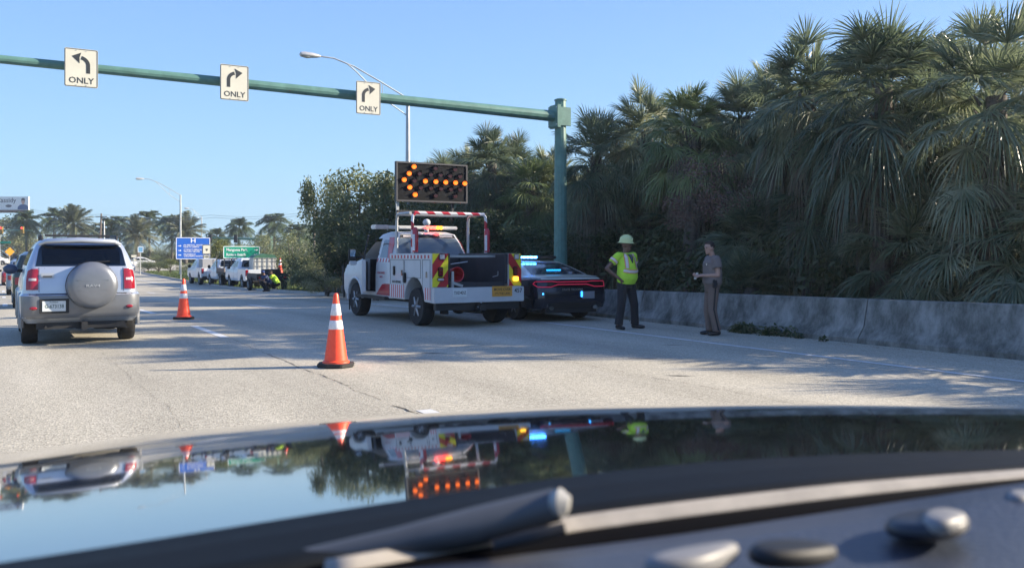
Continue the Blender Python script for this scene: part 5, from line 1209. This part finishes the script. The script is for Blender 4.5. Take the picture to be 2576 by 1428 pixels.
def person(loc, rz, sc, label, J, skin, top, bottom, group=None, sleeve=.55, hair=None, belly=0., shirt_low=.0, face=True, bulk=1.):
    e = empty('person', loc, rz=rz, label=label, cat='person', group=group); e.scale = (sc,)*3
    P = {k: Vector(v) for k, v in J.items() if isinstance(v, tuple)}
    fw = Vector(J.get('fwd', (0,1,0))); side = Vector((1,0,0))
    pel, mid, che, nek, hd = P['pelvis'], P['mid'], P['chest'], P['neck'], P['head']
    yaw = J.get('yaw', 0); pit = J.get('pitch', 0)
    b = MB(); tor = [pel-(mid-pel).normalized()*.1, pel, mid, che, nek-(nek-che)*.25]
    b.tube(tor, [.07,.115,.105,.115,.06], 16, sx=1.35, ref=tuple(fw))
    b.cap(nek-(hd-nek)*.3, hd, .058, .052)
    Mh = Euler((pit,0,yaw)).to_matrix()
    def H(x, y, z): return hd+Mh@Vector((x, y, z))
    def he(c, r): b.ell(H(*c), r, 16, 12, rot=(pit,0,yaw))
    he((0,0,.02),(.077,.097,.10)); he((0,.025,-.055),(.056,.07,.062)); he((0,.095,-.015),(.014,.022,.022)); he((0,.088,-.068),(.026,.016,.012)); he((0,.07,-.1),(.03,.025,.02)); he((0,.088,.03),(.05,.012,.012))
    for s_ in (-1,1): he((s_*.079,-.005,-.01),(.012,.024,.032))
    for s_, k in ((1,'r'),(-1,'l')):
        sh_, el, wr = P['sh_'+k], P['el_'+k], P['wr_'+k]
        b.cap(che.lerp(sh_, .5), sh_, .07, .058); b.cap(sh_, el, .053, .041); b.cap(el, wr, .042, .028); 
        hd_d = P.get('hd_'+k, (wr-el).normalized()); hand(b, wr, hd_d, P.get('pn_'+k, Vector((-s_,0,0))), s_, J.get('curl', .55))
        hp, kn, an = P['hip_'+k], P['kn_'+k], P['an_'+k]
        b.cap(hp, kn, .085, .055); b.cap(kn, an, .055, .037)
        td = Vector(J.get('toe_'+k, (0,1,0))).normalized(); b.cap(an, an+td*.12-Vector((0,0,.045)), .034, .026)
    body = remesh(b, 'body', skin, e)
    if face:
        for s_ in (-1,1):
            q = MB().ell(H(s_*.03,.084,.008), (.012,.009,.007), 8, 6).build('eye', mat('eye_dark', (.03,.025,.02), .2, var=0), body)
            q = MB().box(H(s_*.031,.094,.028), (.034,.008,.007), (pit,0,yaw)).build('eyebrow', mat('dark_hair', (.025,.018,.014), .8), body)
    # shirt
    s = MB(); lo = pel-(mid-pel).normalized()*shirt_low
    s.tube([lo, pel.lerp(mid,.35)+fw*belly*.7, mid+fw*belly, che+fw*.01, nek-(nek-che)*.35, nek-(nek-che)*.12], [x*bulk for x in (.150,.16+belly*.6,.155+belly*.5,.150,.095)]+[.066], 20, sx=1.32, ref=tuple(fw))
    for s_, k in ((1,'r'),(-1,'l')):
        sh_, el = P['sh_'+k], P['el_'+k]; s.cap(che.lerp(sh_, .6)+Vector((0,0,.01)), sh_, .085*bulk, .078*bulk); s.tube([sh_-(el-sh_)*.15, sh_, sh_.lerp(el, sleeve*.6), sh_.lerp(el, sleeve)], [.05,.078*bulk,.082*bulk,.085*bulk], 14)
    shirt = remesh(s, 'shirt', top, e, .013, 3)
    # trousers
    s = MB(); s.tube([pel+(mid-pel)*.55, pel, pel-(mid-pel).normalized()*.12], [.135,.15,.12], 20, sx=1.28, ref=tuple(fw))
    for s_, k in ((1,'r'),(-1,'l')):
        hp, kn, an = P['hip_'+k], P['kn_'+k], P['an_'+k]; e2 = an+(kn-an)*.12
        s.cap(hp, kn, .107, .082); s.tube([kn-(an-kn)*.05, kn, kn.lerp(e2,.5), e2, an+(kn-an)*.02], [.07,.083,.078,.082,.088], 14)
    tr_ = remesh(s, 'trousers', bottom, e, .013, 3)
    for s_, k in ((1,'r'),(-1,'l')):
        an = P['an_'+k]; td = Vector(J.get('toe_'+k, (0,1,0))).normalized(); q = MB(); z0 = an.z-.075
        q.cap(an-td*.03-Vector((0,0,.03)), an+td*.15-Vector((0,0,.045)), .047, .034); q.cap(an+td*.1-Vector((0,0,.045)), an+td*.17-Vector((0,0,.048)), .04, .03)
        remesh(q, 'shoe', M_SHOE, e, .011, 2)
    if hair:
        q = MB(); q.ell(H(0,-.012,.04), (.084,.103,.092), 18, 12, rot=(pit,0,yaw)); ho = q.build('hair', hair, e)
        for v in ho.data.vertices:      # hairline: pull the face side in under the skin
            l = Mh.transposed()@(v.co-hd)
            if l.y > .03 and l.z < .075: v.co = hd+Mh@Vector((l.x*.8, l.y*.55, l.z*.9))
            elif l.z < -.03: v.co = hd+Mh@Vector((l.x*.8, l.y*.8, -.03))
    return e, body, shirt, tr_, P, H
# the worker in lime shirt and hard hat
J = dict(pelvis=(0,0,.94), mid=(0,.0,1.15), chest=(0,-.01,1.38), neck=(0,-.02,1.51), head=(0,.0,1.655), yaw=R(30), pitch=R(-4),
    sh_r=(.205,-.01,1.44), el_r=(.43,-.10,1.19), wr_r=(.235,.06,.99), hd_r=(-.75,.55,-.35), pn_r=(-.6,-.7,0),
    sh_l=(-.205,-.01,1.44), el_l=(-.37,-.16,1.18), wr_l=(-.20,.02,1.0), hd_l=(.75,.5,-.35), pn_l=(.6,-.7,0),
    hip_r=(.10,0,.88), kn_r=(.16,.03,.48), an_r=(.19,-.02,.085), hip_l=(-.10,0,.88), kn_l=(-.17,.05,.48), an_l=(-.24,-.0,.085), toe_r=(.1,1,0), toe_l=(-.75,.65,0))
fw_ = cam2w(.6, -.8, 0)
E1, bd_, sh1, tr1, P1, H1 = person((10.62,13.72,0), math.atan2(-fw_.x, fw_.y), 1.0, 'standing worker in lime high visibility shirt and pale hard hat, hand on hip', J, M_SKIND, M_LIME, M_BLKF, belly=.035, shirt_low=.03)
q = MB(); n = 28; hat = []
hc = H1(0,-.005,.055)
prof = [(.155,-.022),(.157,-.016),(.125,.0)]+[(.122*math.cos(R(a)), .01+.128*math.sin(R(a))) for a in (5,20,35,50,65,78,88)]
q.lathe(prof, (0,0,0), n=n); ho = q.build('hard_hat', mat('hat_pale_lime', (.62,.66,.30), .4, var=.06), E1); ho.location = hc; ho.rotation_euler = (R(-4),0,R(30)); ho.scale = (1,1.12,1)
MB().tube([(0,.125*math.cos(R(a)),.012+.130*math.sin(R(a))) for a in range(20,161,14)], .009, 8).build('hat_ridge', MATS['hat_pale_lime'], ho)
MB().lathe([(.005,.112),(.032,.102),(.032,.096)], (0,0,.062), 'Y', 16).build('hat_badge', mat('badge_grey', (.08,.09,.09), .5), ho)
MB().lathe([(.005,.115),(.014,.106),(.014,.1)], (0.004,0,.062), 'Y', 12).build('badge_mark', M_WHITETXT, ho)
def on_torso(x, z, off=.0, back=False):
    """front surface of the shirt, found by shooting a ray at it"""
    o = Vector((x, -1.2 if back else 1.2, z)); d = Vector((0, 1 if back else -1, 0)); ok, loc, nrm, idx = sh1.ray_cast(o, d)
    return (loc+nrm*off) if ok else None
def tape(paths, w, name, m, off=.006):
    q = MB()
    for pth in paths:
        v = []
        for (x0, z0), (x1, z1) in zip(pth, pth[1:]):
            pass
        pts = []
        for i in range(len(pth)-1):
            for k in range(8): f = k/8; pts.append((pth[i][0]+(pth[i+1][0]-pth[i][0])*f, pth[i][1]+(pth[i+1][1]-pth[i][1])*f))
        pts.append(pth[-1]); row = []
        for i, p in enumerate(pts):
            a = pts[max(0,i-1)]; c = pts[min(len(pts)-1,i+1)]; dx, dz = c[0]-a[0], c[1]-a[1]; L = math.hypot(dx, dz); nx, nz = -dz/L, dx/L
            A = on_torso(p[0]+nx*w/2, p[1]+nz*w/2, off); B = on_torso(p[0], p[1], off); C_ = on_torso(p[0]-nx*w/2, p[1]-nz*w/2, off)
            if A and B and C_: row.append((A,B,C_))
        b0 = 0; v = [x for r in row for x in r]
        q.add(v, [(3*i+j, 3*i+j+1, 3*i+3+j+1, 3*i+3+j) for i in range(len(row)-1) for j in (0,1)])
    return q.build(name, m, sh1, fix=False)
bpy.context.view_layer.update()
for s_ in (-1, 1):
    pth = [(s_*.10,1.475),(s_*.115,1.38),(s_*.125,1.2)]
    tape([pth], .075, 'orange_trim', M_ORT, .004); tape([pth], .045, 'reflective_stripe', M_RFT, .008)
pth = [(-.19,1.155),(-.1,1.135),(0,1.13),(.1,1.135),(.19,1.155)]
tape([pth], .075, 'orange_trim', M_ORT, .005); tape([pth], .046, 'reflective_stripe', M_RFT, .009)
pth = [(-.045,1.47),(-.03,1.38),(0,1.30)]; tape([pth], .018, 'collar_edge', M_BLKF, .006); pth = [(.045,1.47),(.03,1.38),(0,1.30)]; tape([pth], .018, 'collar_edge', M_BLKF, .006)
tape([[(0,1.47),(0,1.34)]], .055, 'grey_undershirt', mat('grey_cotton', (.12,.13,.16), .9), .005)
for s_, k in ((1,'r'),(-1,'l')):
    a = P1['sh_'+k].lerp(P1['el_'+k], .33); b_ = P1['sh_'+k].lerp(P1['el_'+k], .45)
    MB().tube([a, b_], [.088,.0895], 18, caps=False).build('sleeve_stripe', M_RFT, sh1)
    a = P1['sh_'+k].lerp(P1['el_'+k], .30); b_ = P1['sh_'+k].lerp(P1['el_'+k], .48)
    MB().tube([a, b_], [.0865,.088], 18, caps=False).build('sleeve_trim', M_ORT, sh1)
# the trooper in tan uniform
J = dict(pelvis=(0,0,.94), mid=(0,-.01,1.15), chest=(0,-.01,1.38), neck=(0,.0,1.51), head=(0,.05,1.65), yaw=R(18), pitch=R(-10),
    sh_l=(-.20,-.01,1.43), el_l=(-.25,-.03,1.14), wr_l=(-.09,.24,1.13), hd_l=(.5,.85,.1), pn_l=(.5,0,-.8),
    sh_r=(.20,-.01,1.43), el_r=(.25,-.0,1.14), wr_r=(.09,.25,1.12), hd_r=(-.4,.9,0), pn_r=(-.3,0,.9), curl=.9,
    hip_r=(.09,0,.88), kn_r=(.10,.05,.48), an_r=(.10,.0,.085), hip_l=(-.09,0,.88), kn_l=(-.10,.03,.48), an_l=(-.11,-.06,.085), toe_r=(.15,1,0), toe_l=(-.2,1,0))
fw_ = cam2w(-.99, -.12, 0)
E2, bd2, sh2, tr2, P2, H2 = person((11.15,11.88,0), math.atan2(-fw_.x, fw_.y), .96, 'standing trooper in tan uniform, short dark hair, side on with hands together', J, M_SKIN, M_TAN, mat('trooper_brown', (.16,.115,.095), .8, var=.1, scale=8, bump=.25, bscale=20), hair=MATS['dark_hair'], shirt_low=-.02, bulk=1.12)
MB().tube([(0,0,.985),(0,0,1.035)], [.158,.158], 24, sx=1.32, ref=(0,1,0)).build('belt', M_BLKF, E2)
MB().box((-.215,.02,.98),(.05,.09,.16)).build('radio_pouch', M_BLKF, E2, bevel=.012); MB().box((.22,-.02,.93),(.05,.08,.2)).build('holster', M_BLKF, E2, bevel=.012)
def stripe_leg(k, s_):
    hp, kn, an = P2['hip_'+k], P2['kn_'+k], P2['an_'+k]; v = []
    bpy.context.view_layer.update()
    for i in range(25):
        f = i/24; p = hp.lerp(kn, f*2) if f < .5 else kn.lerp(an, (f-.5)*2); row = []
        for dy in (-.014, .0, .014):
            ok, loc, nr, _ = tr2.ray_cast(Vector((s_*1.0, p.y+dy, p.z+.02)), Vector((-s_,0,0)))
            row.append(loc+nr*.004 if ok else Vector((s_*.15,p.y+dy,p.z)))
        v += row
    MB().add(v, [(3*i+j, 3*i+j+1, 3*i+j+4, 3*i+j+3) for i in range(24) for j in (0,1)]).build('trouser_stripe', M_BLKF, tr2, fix=False)
stripe_leg('l', -1); stripe_leg('r', 1)
MB().box((-.215,-.01,1.475),(.05,.05,.012)).build('shoulder_strap', M_BLKF, sh2, bevel=.004)
MB().box((-.10,.145,1.34),(.03,.012,.04)).build('badge', M_CHROME, sh2, bevel=.004)
MB().box((0,.31,1.12),(.09,.02,.13),(R(20),0,0)).build('note_pad', mat('paper', (.55,.52,.45), .8), E2)
# person bending at the front of the truck
J = dict(fwd=(0,.5,-.85), pelvis=(0,-.1,.90), mid=(0,.10,.97), chest=(0,.32,.98), neck=(0,.45,.95), head=(0,.56,.88), yaw=0, pitch=R(-60),
    sh_r=(.19,.36,.96), el_r=(.22,.42,.68), wr_r=(.12,.50,.46), hd_r=(0,.2,-1), sh_l=(-.19,.36,.96), el_l=(-.22,.42,.68), wr_l=(-.12,.50,.46), hd_l=(0,.2,-1),
    hip_r=(.10,-.1,.85), kn_r=(.13,.05,.46), an_r=(.13,-.06,.085), hip_l=(-.10,-.1,.85), kn_l=(-.13,.05,.46), an_l=(-.13,-.06,.085))
p = px(846, 741, 39); person((p.x, p.y, zt(p.y)), R(-60), .98, 'bending person in red shirt and grey jeans at the front of the service truck', J, M_SKIND, mat('red_shirt', (.5,.06,.04), .8), mat('grey_jeans', (.10,.12,.14), .85), hair=MATS['dark_hair'], face=False)
# two crouching workers by the trailer
J = dict(fwd=(0,.9,-.4), pelvis=(0,-.12,.40), mid=(0,-.02,.60), chest=(0,.10,.78), neck=(0,.17,.90), head=(0,.24,1.0), yaw=0, pitch=R(-25),
    sh_r=(.19,.12,.83), el_r=(.24,.30,.62), wr_r=(.12,.48,.60), sh_l=(-.19,.12,.83), el_l=(-.24,.30,.62), wr_l=(-.12,.48,.60),
    hip_r=(.10,-.12,.36), kn_r=(.20,.28,.50), an_r=(.17,.0,.085), hip_l=(-.10,-.12,.36), kn_l=(-.20,.28,.50), an_l=(-.17,.0,.085))
p = px(685, 733, 47.5); person((p.x+.15, p.y, zt(p.y)), R(60), 1.0, 'crouching worker in lime vest behind the black trailer', J, M_SKIND, M_LIME, M_BLKF, hair=MATS['dark_hair'], face=False)
p = px(665, 734, 47); person((p.x+.1, p.y-.2, zt(p.y)), R(100), 1.0, 'crouching worker in dark blue shirt beside the black trailer', J, M_SKIND, mat('navy_shirt', (.03,.05,.12), .8), M_BLKF, hair=mat('blue_cap', (.04,.08,.25), .8), face=False)
# ================================================================== the car the picture is taken from
def curve(tab):
    def f(u):
        if u <= tab[0][0]: a, b = tab[0], tab[1]
        elif u >= tab[-1][0]: a, b = tab[-2], tab[-1]
        else:
            for a, b in zip(tab, tab[1:]):
                if u <= b[0]: break
        return a[1]+(b[1]-a[1])*(u-a[0])/(b[0]-a[0])
    return f
def smooth_curve(tab, w_=220):
    f = curve(tab); return lambda u: sum(f(u+d*w_) for d in (-1,-.66,-.33,0,.33,.66,1))/7
OWN = empty('black_car', (0.78, 0.4, 0), label='black car in the foreground whose glossy bonnet mirrors the scene', cat='car')
ox, oy = .78, .4
def L_(p): return (p.x-ox, p.y-oy, p.z)
M_HOOD = mat('glossy_black_bonnet', (.012,.014,.018), .03, 0, var=0, spec=1.0, coat=1.0)
MATS['glossy_black_bonnet'].node_tree.nodes['Principled BSDF'].inputs['IOR'].default_value = 1.9
VR = smooth_curve([(-400,1475),(0,1415),(400,1355),(800,1290),(1300,1215),(1700,1165),(2100,1142),(2576,1130),(3000,1122)])
VF = smooth_curve([(-400,1190),(0,1141),(400,1088),(800,1055),(1000,1042),(1300,1026),(1450,1020),(2000,1016),(2576,1025),(3000,1034)], 120)
DR = curve([(-400,.62),(0,.655),(850,.79),(1450,.91),(2576,1.04),(3000,1.1)])
ZR = 1.22
AL = curve([(0,.085),(850,.08),(1450,.07),(2576,.04)])
US = list(range(-300, 2901, 64)); WS = 26; v = []; rows = WS+1
for u in US:
    dr = DR(u); dv = (VR(u)-HZ)/F; df = (VF(u)-HZ)/F; z_r = CH-dv*dr; a = AL(u); h0 = CH-z_r
    L = max(.3, 2*(h0-df*dr)/max(.04, df-a))
    for i in range(WS+1):
        w_ = i/WS*1.22
        z = z_r-L*(a*w_+(df-a)*w_*w_/2) if w_ <= 1 else z_r-L*(a+(df-a)/2)-L*(df*(w_-1)+2.2*(w_-1)**2)
        d = dr+L*w_; xc = (u-CX)/F*d
        p = cam2w(xc, d, z); v.append(L_(p))
    d = dr+L*1.26; v.append(L_(cam2w((u-CX)/F*d, d, .55)))
rows = WS+2; f = [(i*rows+k, (i+1)*rows+k, (i+1)*rows+k+1, i*rows+k+1) for i in range(len(US)-1) for k in range(rows-1)]
HD = MB().add(v, f).build('bonnet', M_HOOD, OWN, smooth=60, fix=False)
ss_ = HD.modifiers.new('s', 'SUBSURF'); ss_.levels = 1; ss_.render_levels = 2
# raised crease along the right side of the bonnet
def ribbon_px(name, top, bot, yc_t, yc_b, m, us, th=.012, nrow=3):
    v = []
    for u in us:
        for k in range(nrow+1):
            f_ = k/nrow; vv = top(u)+(bot(u)-top(u))*f_; d = yc_t(u)+(yc_b(u)-yc_t(u))*f_; v.append(L_(px(u, vv, d)))
    n = nrow+1; f = [(i*n+k, (i+1)*n+k, (i+1)*n+k+1, i*n+k+1) for i in range(len(us)-1) for k in range(nrow)]
    o = MB().add(v, f).build(name, m, OWN, smooth=60, fix=False); s = o.modifiers.new('s', 'SOLIDIFY'); s.thickness = th; s.offset = 1; return o
us = list(range(-300, 2901, 80))
CT_ = smooth_curve([(-400,1590),(600,1440),(1000,1376),(1430,1296),(1700,1262),(2100,1216),(2400,1192),(2700,1170)], 90)
CB_ = smooth_curve([(-400,1640),(600,1490),(1000,1412),(1430,1338),(1700,1302),(2100,1252),(2530,1205),(2700,1190)], 90)
BB_ = smooth_curve([(-400,1690),(600,1510),(1000,1432),(1300,1395),(1700,1345),(2100,1285),(2576,1213),(3000,1155)], 90)
M_COWL = mat('cowl_plastic', (.005,.007,.010), .6, var=.15, scale=30, spec=.12)
ribbon_px('cowl', lambda u: VR(u)-1, lambda u: CT_(u)+4, lambda u: DR(u)-.004, lambda u: DR(u)*.86, M_COWL, us)
M_CREAM = mat('painted_sun_trim', (.42,.38,.32), .5, var=.25, scale=14)  # pale colour stands in for sunlight along the cowl edge
ribbon_px('painted_sun_edge', CT_, CB_, lambda u: DR(u)*.855, lambda u: DR(u)*.84, M_CREAM, [u for u in us if u >= 800], nrow=4)
ribbon_px('windscreen_seal', CB_, BB_, lambda u: DR(u)*.84, lambda u: DR(u)*.80, mat('rubber_seal', (.002,.002,.003), .9, var=.1, spec=.05), us)
END = lambda u: 1620
M_DASH = mat('dashboard_vinyl', (.035,.045,.07), .42, var=.12, scale=10, bump=.15, bscale=160)
ribbon_px('dashboard', BB_, END, lambda u: DR(u)*.80, lambda u: DR(u)*.46, M_DASH, us, th=.02, nrow=8)
# wiper: arm, blade and its bright end cap, lying on the cowl
def P_(u, v, d): return L_(px(u, v, d))
wp = MB().tube([P_(760,1412,.70),P_(1000,1366,.71),P_(1200,1322,.72),P_(1400,1268,.73)], [.010,.013,.016,.014], 12, ref=(0,0,1)).build('wiper_arm', mat('grey_wiper', (.10,.105,.11), .5, .2, var=.2), OWN)
MB().tube([P_(1392,1270,.725),P_(1412,1264,.722),P_(1432,1268,.72)], [.010,.0125,.007], 12).build('wiper_cap', mat('pale_cap', (.3,.3,.29), .35), wp)
MB().tube([P_(1240,1372,.70),P_(1330,1350,.70),P_(1420,1328,.705)], [.005,.006,.005], 8).build('wiper_blade', M_DARK, wp)
m = MB()
for i in range(14): uu = 1050+i*9; m.tube([P_(uu,1322-i*1.2,.712),P_(uu+10,1362-i*1.6,.705)], .0018, 5)
m.build('ribbed_hose', mat('hose_black', (.03,.033,.038), .6), wp)
MB().tube([P_(820,1392,.70),P_(980,1372,.71),P_(1110,1352,.71)], [.006,.007,.006], 8).build('washer_pipe', mat('grey_pipe', (.2,.22,.24), .5), OWN)
# raised details on the dashboard; some blocks are sun patches and a shadow in colour
def lump(name, pts, m, th=.01, par=OWN, bev=.004):
    """low block standing on the dashboard: its outline at dashboard level, lifted by th"""
    lo = [Vector(P_(*p)) for p in pts]; up = [p+Vector((0,0,th)) for p in lo]; n = len(lo); lo = [p-Vector((0,0,.01)) for p in lo]
    c_ = sum((Vector(p) for p in up), Vector())/n; top = [p.lerp(c_, .35)+Vector((0,0,th*.35)) for p in up]
    o = MB().add(lo+up+top, [tuple(range(n-1,-1,-1)), tuple(range(2*n,3*n))]+[(i+a, (i+1) % n+a, (i+1) % n+n+a, i+n+a) for i in range(n) for a in (0,n)]).build(name, m, par, smooth=180)
    s = o.modifiers.new('s', 'SUBSURF'); s.levels = 2; s.render_levels = 2; return o
M_SUNP = mat('sun_patch_pale', (.20,.20,.205), .5, var=.06)  # paleness of these dashboard blocks stands in for patches of sun
lump('bump_shadow', [(2195,1335,.70),(2290,1350,.67),(2420,1345,.66),(2460,1318,.70),(2400,1290,.74),(2260,1300,.75)], mat('bump_shadow_dark', (.02,.024,.035), .4), .007)  # dark block painted as the shadow left of the bump
lump('sun_patch_bump', [(2300,1340,.67),(2400,1338,.655),(2455,1320,.70),(2400,1300,.73),(2320,1300,.73)], M_SUNP, .008)
lump('demister_vent', [(1880,1378,.62),(2000,1372,.64),(2150,1388,.62),(2060,1412,.58),(1860,1412,.57)], mat('vent_black', (.004,.006,.01), .6), .006)
lump('sun_patch_strip', [(1560,1432,.56),(1700,1400,.59),(1850,1376,.615),(1872,1384,.61),(1830,1410,.58),(1740,1440,.55)], M_SUNP, .006)
lump('sun_patch_end', [(2508,1262,.80),(2560,1248,.84),(2640,1240,.86),(2660,1262,.82),(2580,1280,.78)], M_SUNP, .008)
# the rest of the car: roof, doors, sills, pillars and wheels, outside this picture but there
m = MB(); m.box((0,-1.05,1.28),(1.5,1.6,.05)); RF = MB().tube([(0,-.30,1.70),(0,-.9,1.76),(0,-2.2,1.74),(0,-3.0,1.62)], [.05,.06,.06,.05], 12, sx=11, ref=(0,0,1))
RF.build('roof', M_HOOD, OWN, smooth=60)
for s_ in (-1, 1):
    MB().box((s_*.93,-1.3,.80),(.08,3.0,.75)).build('door', M_HOOD, OWN, bevel=.03)
    MB().tube([(s_*.66,-2.9,1.68),(s_*.85,-3.4,1.15)], .045, 8).build('rear_pillar', M_HOOD, OWN)
    wheel(OWN, s_*.85, -2.7, .36, .24, s_)
MB().box((0,-1.6,.30),(1.7,3.4,.1)).build('floor_pan', M_DARK, OWN)
MB().box((0,-3.7,.8),(1.8,.5,.7)).build('tail', M_HOOD, OWN, bevel=.08)
MB().box((0,-2.5,.85),(1.4,.2,1.1)).build('rear_seat', MATS['seat_cloth'], OWN, bevel=.05)
# ================================================================== air
hz = MB().box2((-420,-60,-1.8),(420,420,24)).build('haze', None or mat('_none', (.1,.1,.1)), smooth=0)
tag(hz, 'thin pale air between the camera and the far palms', 'haze', kind='stuff')
hm = bpy.data.materials.new('haze_air'); hm.use_nodes = True; n = hm.node_tree.nodes; n.remove(n['Principled BSDF'])
pv = n.new('ShaderNodeVolumePrincipled'); pv.inputs['Color'].default_value = (.86,.93,1,1); pv.inputs['Density'].default_value = .0005; pv.inputs['Anisotropy'].default_value = .4
hm.node_tree.links.new(pv.outputs[0], n['Material Output'].inputs['Volume'])
hz.data.materials.clear(); hz.data.materials.append(hm)
